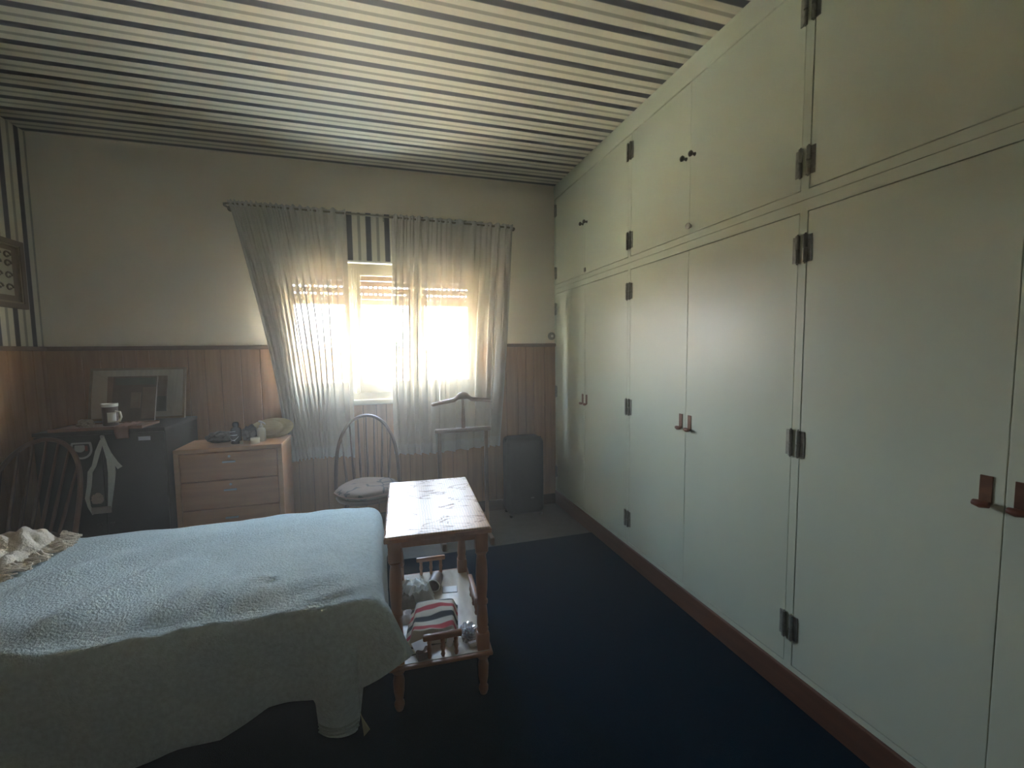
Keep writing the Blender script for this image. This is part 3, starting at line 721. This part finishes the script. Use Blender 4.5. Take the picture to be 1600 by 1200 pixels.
obj('border', bbox(-.048, .048, -.036, .036, 0, .002, 0), 'ink_black', cd2); obj('sheet', bbox(-.045, .045, -.032, .036, .002, .003, 0), 'paper_cream', cd2)
bx = thing('small_brown_box', 'small dark brown box behind the front gallery rail', 'box', onshelf(-.070, -.318), TA + .3)
obj('body', bbox(-.024, .024, -.016, .016, 0, .026, .002), 'box_brown', bx); obj('lid', bbox(-.025, .025, -.017, .017, .026, .030, .001, 1), 'box_brown', bx)
cd3 = thing('torn_white_card', 'torn white card propped on the small brown box', 'card', onshelf(-.076, -.300, .032), TA + .3)
def torn(u, v):
    x = lerp(-.032, .032, u); y = lerp(-.026, .024, v); y += (.008 * math.sin(u * 11) + .008 * u) * (1 - v); return Vector((x, y, .004 + .006 * v + .003 * u))
bm = bmnew(); grid(bm, 14, 3, torn); obj('sheet', bm, 'paper_white', cd3, False, solid=.001)
rp = thing('rolled_paper', 'rolled pale paper standing between the front gallery spindles', 'paper', onshelf(.034, -.275), TA)
bm = bmnew(); grid(bm, 20, 3, lambda u, v: Vector(((.010 + .004 * u) * math.cos(u * 9) + .012 * v, (.010 + .004 * u) * math.sin(u * 9), .002 + .055 * v))); obj('sheet', bm, 'paper_white', rp, True, solid=.0008)
bm = bmnew(); grid(bm, 6, 3, lambda u, v: Vector((.02 + .01 * u + .01 * v, -.012 + .03 * u, .002 + .04 * v))); obj('loose_end', bm, 'paper_cream', rp, True, solid=.0008)
pb = thing('plastic_bag', 'crumpled shiny clear plastic bag at the front right of the shelf', 'bag', onshelf(.118, -.235), TA)
def crump(sx_, sy_, sz_, seed, nn=22):
    bm = bmnew(); bmesh.ops.create_icosphere(bm, subdivisions=4, radius=1)
    for v in bm.verts:
        p = v.co.copy(); d = 1 + .45 * nz(p.x * 2.2, p.y * 2.2, p.z * 2.2 + seed) + .22 * nz(p.x * 6, p.y * 6, p.z * 6 + seed)
        v.co = Vector((p.x * sx_ * d, p.y * sy_ * d, max(0, (p.z * d + .75) * sz_)))
    return bm
obj('film', crump(.036, .046, .024, 4), 'film', pb, False)
obj('contents', crump(.022, .028, .014, 9), 'navy_cloth', pb, False)
pk = thing('paper_packet', 'small buff paper packet below the plastic bag near the right front leg', 'packet', onshelf(.128, -.300), TA + .2)
obj('wrapper', bbox(-.020, .020, -.012, .012, 0, .012, .004, 2), 'paper_cream', pk, True); obj('flap', bbox(-.018, .020, -.002, .011, .012, .0135, 0), 'paper_white', pk)

# ------------------------------------------------------------------ hoop-back chairs
def hoop_chair(label, loc, rotz, cushion, group):
    t = thing('hoop_back_chair', label, 'chair', loc, rotz, group)
    # local: front = -Y, back = +Y
    def seatpt(a):
        r = .205; x = r * math.cos(a) * 1.0; y = r * math.sin(a) * .98
        return x * (1.0 - .06 * (y > 0)), y
    bm = bmnew(); n = 36; zs = [(.415, .90), (.422, .97), (.435, 1.0), (.446, .98), (.449, .93)]
    rings = []
    for z, s in zs: rings.append([bm.verts.new((seatpt(2 * PI * k / n)[0] * s, seatpt(2 * PI * k / n)[1] * s, z)) for k in range(n)])
    for i in range(len(zs) - 1):
        for k in range(n): bm.faces.new((rings[i][k], rings[i][(k + 1) % n], rings[i + 1][(k + 1) % n], rings[i + 1][k]))
    bm.faces.new(list(reversed(rings[0]))); bm.faces.new(rings[-1])
    obj('seat', bm, 'chair_wood', t, True)
    def hoop(a):  # a 0..pi
        x = .205 * math.cos(a) * (1.02 if True else 1); s = math.sin(a) ** .62
        z = .44 + .475 * s; y = .135 + .05 * math.sin(a) + .14 * (z - .44) / .475
        return Vector((x * (1 + .06 * math.sin(a) ** 2 * 0), y, z))
    obj('hoop', tube(bmnew(), [hoop(PI * k / 40) for k in range(41)], .0115, 10), 'chair_wood', t, True)
    for q in range(7):
        xx = -.135 + .045 * q
        a = math.acos(max(-1, min(1, xx * 1.25 / .209))); top = hoop(a); bot = Vector((xx, .165 - abs(xx) * .18, .44))
        pts = [bot.lerp(top, f) for f in (0, .25, .5, .75, 1)]
        obj('spindle', tube(bmnew(), pts, [.006, .0085, .007, .006, .005], 8), 'chair_wood', t, True)
    feet = []
    for sx in (-1, 1):
        for sy in (-1, 1):
            a = Vector((sx * .13, sy * .125, .42)); b = Vector((sx * .195, sy * .205, -.0045)); feet.append((a, b))
            pts = [a.lerp(b, f) for f in (0, .12, .2, .3, .45, .6, .66, .72, .9, 1)]
            obj('leg', tube(bmnew(), pts, [.013, .017, .012, .018, .020, .016, .012, .017, .013, .011], 10), 'chair_wood', t, True)
    m = [a.lerp(b, .6) for a, b in feet]
    for i, k in ((0, 1), (2, 3)): obj('stretcher', tube(bmnew(), [m[i], m[i].lerp(m[k], .5), m[k]], [.008, .012, .008], 8), 'chair_wood', t, True)
    c0, c1 = m[0].lerp(m[1], .5), m[2].lerp(m[3], .5)
    obj('stretcher', tube(bmnew(), [c0, c0.lerp(c1, .5), c1], [.008, .012, .008], 8), 'chair_wood', t, True)
    if cushion:
        bm = bmnew(); n = 36; rings = []
        for z, s in [(.450, .86), (.458, .98), (.475, 1.03), (.492, .98), (.502, .85), (.506, .5), (.507, .05)]:
            rings.append([bm.verts.new((seatpt(2 * PI * k / n)[0] * s, seatpt(2 * PI * k / n)[1] * s - .008, z + .003 * math.sin(k * .7))) for k in range(n)])
        for i in range(len(rings) - 1):
            for k in range(n): bm.faces.new((rings[i][k], rings[i][(k + 1) % n], rings[i + 1][(k + 1) % n], rings[i + 1][k]))
        bm.faces.new(list(reversed(rings[0]))); bm.faces.new(rings[-1])
        cu = thing('seat_cushion', 'tan printed seat pad on the chair beneath the window', 'cushion', loc, rotz)
        for v in bm.verts: v.co.z -= 0
        obj('pad', bm, 'cushion_print', cu, True)
        bm = bmnew(); tube(bm, [(seatpt(2 * PI * k / 36)[0] * 1.03, seatpt(2 * PI * k / 36)[1] * 1.03 - .008, .475 + .003 * math.sin(k * .7)) for k in range(37)], .0045, 6, False)
        obj('piping', bm, 'rose_cloth', cu, True)
    return t
hoop_chair('brown hoop-back spindle chair under the window behind the side table', (-.092, 3.02, 0), .03, True, 'hoop-back chairs')
hoop_chair('brown hoop-back spindle chair beyond the bed in front of the black cabinet', (-1.775, 2.70, 0), -.05, False, 'hoop-back chairs')

# ------------------------------------------------------------------ clothes valet
va = thing('clothes_valet', 'wooden clothes valet with coat-hanger top in front of right curtain', 'valet stand', (.565, 3.10, 0))
def hang(u):
    x = lerp(-.218, .215, u); a = abs(x)
    z = 1.040 - .040 * (a / .218) ** 1.5 * (1 if x < 0 else .6) + .028 * math.exp(-(x / .05) ** 4)
    return Vector((x, -.03 + .05 * (a / .218) ** 2 * 1, z))
bm = bmnew(); N = 48; rings = []
for k in range(N + 1):
    u = k / N; p = hang(u); a = abs(p.x) / .218
    hh = lerp(.052, .030, min(1, a * 3)) * lerp(1, .8, a); dd = lerp(.030, .018, a)
    if k in (0, N): hh *= .5; dd *= .6
    rings.append([bm.verts.new(p + Vector((0, dd * math.cos(q * PI / 5), hh * .55 * math.sin(q * PI / 5) - hh * .2))) for q in range(10)])
for i in range(N):
    for q in range(10): bm.faces.new((rings[i][q], rings[i][(q + 1) % 10], rings[i + 1][(q + 1) % 10], rings[i + 1][q]))
bm.faces.new(list(reversed(rings[0]))); bm.faces.new(rings[-1])
obj('hanger', bm, 'valet_wood', va, True)
obj('post', tube(bmnew(), [(0.005, 0, .80), (.003, -.005, .88), (0, -.02, .98), (-.002, -.03, 1.045)], [.013, .015, .011, .010], 10), 'valet_wood', va, True)
obj('cross_bar', bbox(-.200, .205, -.020, .020, .795, .823, .006, 2), 'valet_wood', va, True)
for s in (-.170, .170):
    obj('upright', bbox(s - .013, s + .013, -.012, .012, .05, .797, .004, 2), 'valet_wood', va, True)
    obj('foot', bbox(s - .016, s + .016, -.16, .16, -.005, .050, .008, 2), 'valet_wood', va, True)
obj('lower_bar', bbox(-.16, .16, -.010, .010, .12, .15, .004), 'valet_wood', va)

# ------------------------------------------------------------------ dark case in the corner
cs = thing('dark_case', 'upright blackish case standing on the floor in the corner by the wardrobe', 'case', (1.142, 3.47, 0))
obj('shell', bbox(-.158, .158, -.10, .105, .012, .655, .045, 5), 'case_shell', cs, True)
obj('seam', bbox(-.160, .160, -.006, .006, .035, .645, .002), 'case_trim', cs)
for sx in (-.13, .13):
    for sy in (-.07, .07): obj('foot', lathe(bmnew(), [(.014, -.0055), (.016, .014)], 12, Matrix.Translation((sx, sy, 0))), 'case_trim', cs)
obj('catch', bbox(.03, .06, -.104, -.098, .150, .158, .001), 'hinge_metal', cs)

# ------------------------------------------------------------------ chest of drawers
dr = thing('chest_of_drawers', 'low reddish-brown chest of drawers between black cabinet and curtain', 'dresser', (-.918, 3.12, 0))
DX0, DX1, DD, DH = -.300, .300, .33, .79
obj('body', bbox(DX0 + .004, DX1 - .004, .018, DD, .03, DH - .026, .002), 'dresser_wood', dr)
obj('top', bbox(DX0, DX1, 0, DD + .005, DH - .026, DH, .005), 'dresser_edge', dr)
for s in (DX0, DX1 - .028): obj('side_stile', bbox(s, s + .028, .002, .020, .006, DH - .026, .003), 'dresser_edge', dr)
obj('plinth', bbox(DX0 + .02, DX1 - .02, .03, DD - .02, -.0055, .03, .002), 'dark_wood', dr)
dz = (DH - .030 - .045) / 4
for k in range(4):
    z1 = DH - .032 - k * dz; z0 = z1 - dz + .006
    d = obj('drawer', bbox(DX0 + .031, DX1 - .031, .0, .020, z0, z1, .003), 'dresser_wood', dr)
    hz = z1 - .058
    bm = bbox(-.036, .036, -.018, -.010, hz - .006, hz + .006, .003, 2)
    for q in (-.028, .028): tube(bm, [(q, 0.001, hz), (q, -.014, hz)], .004, 6)
    obj('handle', bm, 'chrome', d)
    if k < 2:
        obj('lock', lathe(bmnew(), [(.008, 0), (.008, .004), (.0, .005)], 12, Matrix.Translation((0, .0005, z1 - .026)) @ Matrix.Rotation(PI / 2, 4, 'X')), 'chrome', d, True)
DT = DH + .0
def ond(x, y): return (x, y, DT)
# dark bag heap
hb = thing('black_bag', 'slumped black bag on the left of the chest of drawers', 'bag', ond(-1.01, 3.33))
obj('body', crump(.085, .055, .040, 12), 'heap_black', hb, True)
obj('strap', tube(bmnew(), [(-.08, -.03, .02), (-.05, -.05, .045), (0, -.04, .075), (.05, -.02, .06), (.07, 0, .02)], .006, 6), 'heap_black', hb, True)
bt = thing('navy_bottle', 'dark navy bottle with white print on the chest of drawers', 'bottle', ond(-.905, 3.235))
obj('body', lathe(bmnew(), [(.030, .0), (.033, .004), (.033, .085), (.028, .098), (.016, .106), (.014, .112)], 20), 'bottle_navy', bt, True)
obj('cap', lathe(bmnew(), [(.017, .112), (.018, .116), (.018, .134), (.012, .140), (.0, .141)], 16), 'bottle_navy', bt, True)
def arcband(r, a0, a1, z0, z1, wv=0.0):
    bm = bmnew(); grid(bm, 14, 1, lambda u, v: Vector((r * math.cos(lerp(a0, a1, u)), r * math.sin(lerp(a0, a1, u)), lerp(z0, z1, u) + .0035 * v + wv * math.sin(u * PI)))); return bm
for a0, a1, z0, z1, wv in ((-2.6, -1.4, .078, .082, .0), (-2.6, -1.1, .056, .058, 0), (-2.5, -.9, .034, .048, -.016), (-2.3, -1.5, .018, .020, .004)):
    obj('print_mark', arcband(.0337, a0, a1, z0, z1, wv), 'print_white', bt)
nv = thing('navy_cloth', 'small dark navy cloth heap behind the bottles', 'cloth', ond(-.850, 3.34))
obj('folds', crump(.045, .04, .055, 17), 'navy_cloth', nv, True); obj('corner', crump(.03, .02, .012, 19), 'navy_cloth', nv, True)
wc = thing('small_white_tub', 'tiny white tub beside the navy bottle', 'tub', ond(-.868, 3.20))
obj('body', lathe(bmnew(), [(.009, 0), (.010, .002), (.010, .020), (.008, .022), (.0, .0225)], 14), 'china_white', wc, True); obj('ridge', lathe(bmnew(), [(.0105, .003), (.0108, .006), (.0105, .009)], 14), 'china_white', wc)
jr = thing('white_jar', 'small squat white jar at the front of the chest of drawers', 'jar', ond(-.785, 3.19))
obj('body', lathe(bmnew(), [(.024, 0), (.026, .003), (.026, .020), (.023, .023)], 20), 'china_white', jr, True); obj('lid', lathe(bmnew(), [(.027, .022), (.0275, .024), (.0275, .036), (.025, .039), (.0, .040)], 20), 'china_white', jr, True)
pp = thing('pump_bottle', 'pale pump bottle standing before the straw hat', 'bottle', ond(-.765, 3.265))
obj('body', lathe(bmnew(), [(.024, 0), (.027, .004), (.027, .070), (.022, .085), (.011, .092)], 18), 'pump_plastic', pp, True)
obj('collar', lathe(bmnew(), [(.013, .092), (.013, .106), (.006, .108), (.005, .125)], 14), 'china_white', pp, True)
obj('nozzle', tube(bmnew(), [(-.012, .004, .132), (.0, 0, .130), (.020, -.010, .122), (.03, -.014, .113)], [.007, .008, .005, .0035], 8), 'china_white', pp, True)
ht = thing('straw_hat', 'pale yellow straw hat tilted against the wall on the chest of drawers', 'hat', ond(-.735, 3.365))
HM = Matrix.Translation((0, .02, .062)) @ Matrix.Rotation(math.radians(62), 4, 'X') @ Matrix.Rotation(math.radians(6), 4, 'Z')
bm = bmnew(); n = 40; rings = []
for r_, z_ in ((.95, -.012), (.97, .004), (.85, .004), (.62, .0), (.56, .01), (.52, .045), (.44, .062), (.25, .067), (.01, .066)):
    rings.append([bm.verts.new(HM @ Vector((r_ * .150 * math.cos(2 * PI * k / n), r_ * .075 * math.sin(2 * PI * k / n), z_ + (.006 * math.sin(4 * PI * k / n) if r_ > .6 else 0)))) for k in range(n)])
for i in range(len(rings) - 1):
    for k in range(n): bm.faces.new((rings[i][k], rings[i][(k + 1) % n], rings[i + 1][(k + 1) % n], rings[i + 1][k]))
bm.faces.new(rings[-1]); obj('brim_and_crown', bm, 'straw', ht, True, solid=.003)
bm = bmnew(); tube(bm, [HM @ Vector((.565 * .15 * math.cos(2 * PI * k / 32), .565 * .075 * math.sin(2 * PI * k / 32), .012)) for k in range(33)], .005, 6, False); obj('hat_band', bm, 'straw', ht, True)

# ------------------------------------------------------------------ black cabinet and what stands on it
bc = thing('black_cabinet', 'tall black cabinet with stuck-on badge and white label', 'cabinet', (-1.535, 3.06, 0))
BH = .945
obj('body', bbox(-.305, .305, .016, .50, .03, BH - .02, .004), 'black_lacquer', bc)
obj('top', bbox(-.31, .31, 0, .50, BH - .02, BH, .004), 'black_lacquer', bc)
for a, b in ((-.303, -.002), (.002, .303)):
    d = obj('door', bbox(a, b, 0, .018, .04, BH - .024, .003), 'black_lacquer', bc)
    kx = -.03 if a < -.1 else .03
    obj('knob', lathe(bmnew(), [(.006, 0), (.006, .010), (.012, .016), (.010, .024), (.0, .026)], 12, Matrix.Translation((kx, .001, .40)) @ Matrix.Rotation(PI / 2, 4, 'X')), 'black_lacquer', d, True)
obj('plinth', bbox(-.29, .29, .03, .48, -.0055, .03, .002), 'black_lacquer', bc)
# badge: pale shield with dark centre
def shield(sx_, sy_, y0, y1, cx_, cz_):
    bm = bmnew(); pts = []
    for k in range(28):
        a = 2 * PI * k / 28; x = math.cos(a); z = math.sin(a)
        if z > 0: z = min(z * 1.6, .72)
        pts.append((cx_ + x * sx_, cz_ + z * sy_))
    A = [bm.verts.new((x, y0, z)) for x, z in pts]; B = [bm.verts.new((x, y1, z)) for x, z in pts]
    bm.faces.new(A); bm.faces.new(list(reversed(B)))
    for k in range(28): bm.faces.new((A[k], B[k], B[(k + 1) % 28], A[(k + 1) % 28]))
    return bm
bg_ = obj('badge', shield(.050, .056, -.003, 0.001, -.092, .842), 'badge_white', bc)
obj('badge_field', shield(.040, .044, -.0042, -.0025, -.092, .841), 'badge_dark', bg_)
obj('badge_emblem', shield(.024, .024, -.0052, -.004, -.098, .850), 'badge_white', bg_)
obj('badge_mark', bbox(-.074, -.062, -.0055, -.004, .832, .862, 0), 'badge_red', bg_)
obj('label_sticker', bbox(.178, .237, -.002, .001, .874, .897, .0005, 1), 'paper_white', bc)
# hanging white straps with a little beige figure
ln = thing('white_strap', 'white strap loop hanging down the front of the black cabinet', 'strap', (-1.535, 3.06, .91))
def strap(pts, wd_):
    bm = bmnew(); V = []
    for i, (x, z, y) in enumerate(pts):
        a = Vector(pts[max(0, i - 1)][:2]); b = Vector(pts[min(len(pts) - 1, i + 1)][:2]); d = (b - a).normalized(); nrm = Vector((-d.y, d.x)); w_ = wd_[i] / 2
        V.append([bm.verts.new((x + nrm.x * s * w_, yy, z + nrm.y * s * w_)) for s, yy in ((-1, y), (1, y), (1, y - .004), (-1, y - .004))])
    for i in range(len(V) - 1):
        for k in range(4): bm.faces.new((V[i][k], V[i][(k + 1) % 4], V[i + 1][(k + 1) % 4], V[i + 1][k]))
    bm.faces.new(V[0]); bm.faces.new(list(reversed(V[-1]))); return bm
obj('hook', lathe(bmnew(), [(.006, 0), (.006, .016), (.009, .018), (.0, .021)], 10, Matrix.Translation((.013, .001, .002)) @ Matrix.Rotation(PI / 2, 4, 'X')), 'chrome', ln, True)
obj('left_band', strap([(.008, -.02, -.006), (-.014, -.085, -.008), (-.036, -.165, -.008), (-.056, -.20, -.010), (-.066, -.28, -.008), (-.080, -.35, -.008), (-.074, -.40, -.008), (-.055, -.445, -.008)], [.016, .024, .020, .022, .022, .020, .014, .016]), 'strap_white', ln)
obj('right_band', strap([(.013, .0, -.010), (.026, -.06, -.012), (.044, -.13, -.012), (.046, -.21, -.012), (.036, -.30, -.010), (.026, -.38, -.010), (.018, -.43, -.008)], [.018, .024, .036, .036, .028, .020, .018]), 'strap_white', ln)
obj('spur', strap([(.046, -.10, -.015), (.070, -.155, -.015), (.088, -.185, -.015)], [.016, .022, .026]), 'strap_white', ln)
pf = obj('pendant', crump(.026, .010, .032, 40), 'doll_beige', ln, True, loc=(-.032, -.012, -.385))
obj('pendant_base', bbox(-.065, .030, -.016, -.006, -.445, -.405, .008, 2), 'doll_beige', ln, True)
# tray on top
ty = thing('wooden_tray', 'flat brown wooden tray on top of the black cabinet', 'tray', (-1.535, 3.17, BH))
obj('board', bbox(-.24, .20, -.11, .11, 0, .010, .003), 'tray_wood', ty)
for a in ((-.24, .20, -.11, -.102), (-.24, .20, .102, .11)): obj('lip', bbox(a[0], a[1], a[2], a[3], .010, .018, .002), 'tray_wood', ty)
pk_ = thing('pale_stone', 'rough pale lump like a shell at the left end of the tray', 'stone', (-1.645, 3.15, BH + .010))
obj('body', crump(.040, .030, .026, 50), 'shell_pale', pk_, True); obj('crust', crump(.024, .02, .012, 52), 'shell_pale', pk_, True, loc=(.02, -.015, 0))
mg = thing('white_mug', 'dark mug with a white rim and white figure on the tray', 'mug', (-1.545, 3.19, BH + .010))
obj('body', lathe(bmnew(), [(.034, 0), (.036, .004), (.037, .126), (.034, .126), (.033, .008), (.0, .006)], 24), 'mug_dark', mg, True)
obj('rim', lathe(bmnew(), [(.0375, .112), (.040, .115), (.040, .130), (.036, .131), (.0345, .112)], 24), 'china_white', mg, True)
bm = bmnew(); grid(bm, 10, 8, lambda u, v: Vector((.0375 * math.cos(lerp(-1.5, -.35, u)), .0375 * math.sin(lerp(-1.5, -.35, u)), lerp(.020, .080, v)))); obj('white_patch', bm, 'china_white', mg, True, solid=.001)
obj('handle', tube(bmnew(), [(.034 * .9, -.012, .085), (.058, -.02, .08), (.064, -.022, .05), (.052, -.018, .025), (.033, -.012, .022)], .006, 8), 'china_white', mg, True)
rc = thing('rose_rag', 'reddish rag hanging over the front edge of the tray', 'cloth', (-1.425, 3.10, BH + .010))
def rag(u, v):
    x = lerp(-.045, .05, u) + .008 * math.sin(v * 6); yy = lerp(.06, -.052, min(1, v * 1.6)); z = .003 + .004 * math.sin(u * 9 + v * 4) ** 2 if v < .62 else .003 - (v - .62) * .17
    return Vector((x * (1 - .35 * v), yy - .004 * math.sin(u * 8), z + .010 * (1 - v)))
bm = bmnew(); grid(bm, 14, 20, rag); obj('fold', bm, 'rose_cloth', rc, True, solid=.003)
# framed print leaning on the panelling
fp = thing('framed_print', 'large framed print with cream mount leaning on the panelling', 'picture', (-1.54, 3.475, BH))
FM = Matrix.Translation((0, 0, .0035)) @ Matrix.Rotation(math.radians(-3.0), 4, 'Z') @ Matrix.Rotation(math.radians(-11), 4, 'X')
fw, fh = .272, .345
bm = bmnew()
for a in ((-fw, fw, 0, .014), (-fw, fw, fh - .014, fh)): box(bm, a[0], a[1], 0, .016, a[2], a[3], FM)
for a in (-fw, fw - .014): box(bm, a, a + .014, 0, .016, .014, fh - .014, FM)
obj('frame', bm, 'frame_gilt', fp)
obj('mount', box(bmnew(), -fw + .014, fw - .014, .006, .014, .014, fh - .014, FM), 'mat_board', fp)
obj('image', box(bmnew(), -.175, .165, .004, .006, .05, fh - .055, FM), 'print_brown', fp)
obj('green_figure', box(bmnew(), .08, .165, .0025, .004, .05, .15, FM), 'print_green', fp)
obj('glazing', box(bmnew(), -fw + .014, fw - .014, .0005, .0015, .014, fh - .014, FM), 'glass', fp)
mgz = thing('dark_booklet', 'dark printed booklet standing tilted in front of the framed print', 'booklet', (-1.515, 3.365, BH))
MM = Matrix.Translation((0, 0, .002)) @ Matrix.Rotation(math.radians(-6), 4, 'Z') @ Matrix.Rotation(math.radians(-13), 4, 'X')
obj('cover', box(bmnew(), -.125, .122, 0, .008, 0, .295, MM), 'print_dark', mgz)
obj('page_strip', box(bmnew(), .045, .122, -.001, 0, .02, .225, MM), 'print_brown', mgz)
obj('title_band', box(bmnew(), -.115, .115, -.0008, 0, .24, .285, MM), 'print_green', mgz)
obj('figure', box(bmnew(), -.02, .035, -.0012, 0, .09, .19, MM), 'print_brown', mgz)

# ------------------------------------------------------------------ picture on the left wall
pc = thing('wall_picture', 'brown framed picture with dark scrolls hung on the striped left wall', 'picture', (XL, 3.30, 1.66))
y0, y1, h = -.20, .195, .405
bm = bmnew()
for a in ((y0, y1, 0, .03), (y0, y1, h - .03, h)): box(bm, 0, .022, a[0], a[1], a[2], a[3])
for a in (y0, y1 - .03): box(bm, 0, .022, a, a + .03, .03, h - .03)
obj('frame', bm, 'frame_brown', pc)
bm = bmnew()
for a in ((y0 + .03, y1 - .03, .03, .04), (y0 + .03, y1 - .03, h - .04, h - .03)): box(bm, 0, .018, a[0], a[1], a[2], a[3])
for a in (y0 + .03, y1 - .04): box(bm, 0, .018, a, a + .01, .04, h - .04)
obj('gilt_slip', bm, 'frame_gilt', pc)
obj('surround', box(bmnew(), 0, .008, y0 + .04, y1 - .04, .04, h - .04), 'frame_brown', pc)
obj('mount', box(bmnew(), .008, .010, y0 + .085, y1 - .085, .075, h - .065), 'mat_board', pc)
for zc in (.12, .19, .26, .31):
    for yc in (-.08, 0, .075):
        pts = [(.0115, yc + .028 * math.cos(a * .6) * (1 - a * .06), zc + .022 * math.sin(a * .6) * (1 - a * .06)) for a in range(11)]
        obj('scroll', tube(bmnew(), pts, .0055, 6), 'print_dark', pc, True)

# ------------------------------------------------------------------ haze volume added to stand in for lens veiling glare
hm = bpy.data.materials.new('glare_veil'); hm.use_nodes = True; nt = hm.node_tree; nt.nodes.clear()
o_ = nt.nodes.new('ShaderNodeOutputMaterial'); vsn = nt.nodes.new('ShaderNodeVolumeScatter')
vsn.inputs['Color'].default_value = (1.0, 0.94, 0.82, 1); vsn.inputs['Density'].default_value = HAZE; vsn.inputs['Anisotropy'].default_value = 0.6
L(nt, vsn.outputs[0], o_.inputs['Volume'])
hz = bpy.data.objects.new('room_haze', bpy.data.meshes.new('room_haze')); COL.objects.link(hz)
bm = box(bmnew(), XL + .001, XR - .001, YF + .001, YB - .001, .0005, ZC - .001); bm.to_mesh(hz.data); bm.free(); hz.data.materials.append(hm)
hz['kind'] = 'stuff'; hz['label'] = 'thin haze added through the whole room to imitate lens glare'; hz['category'] = 'haze'
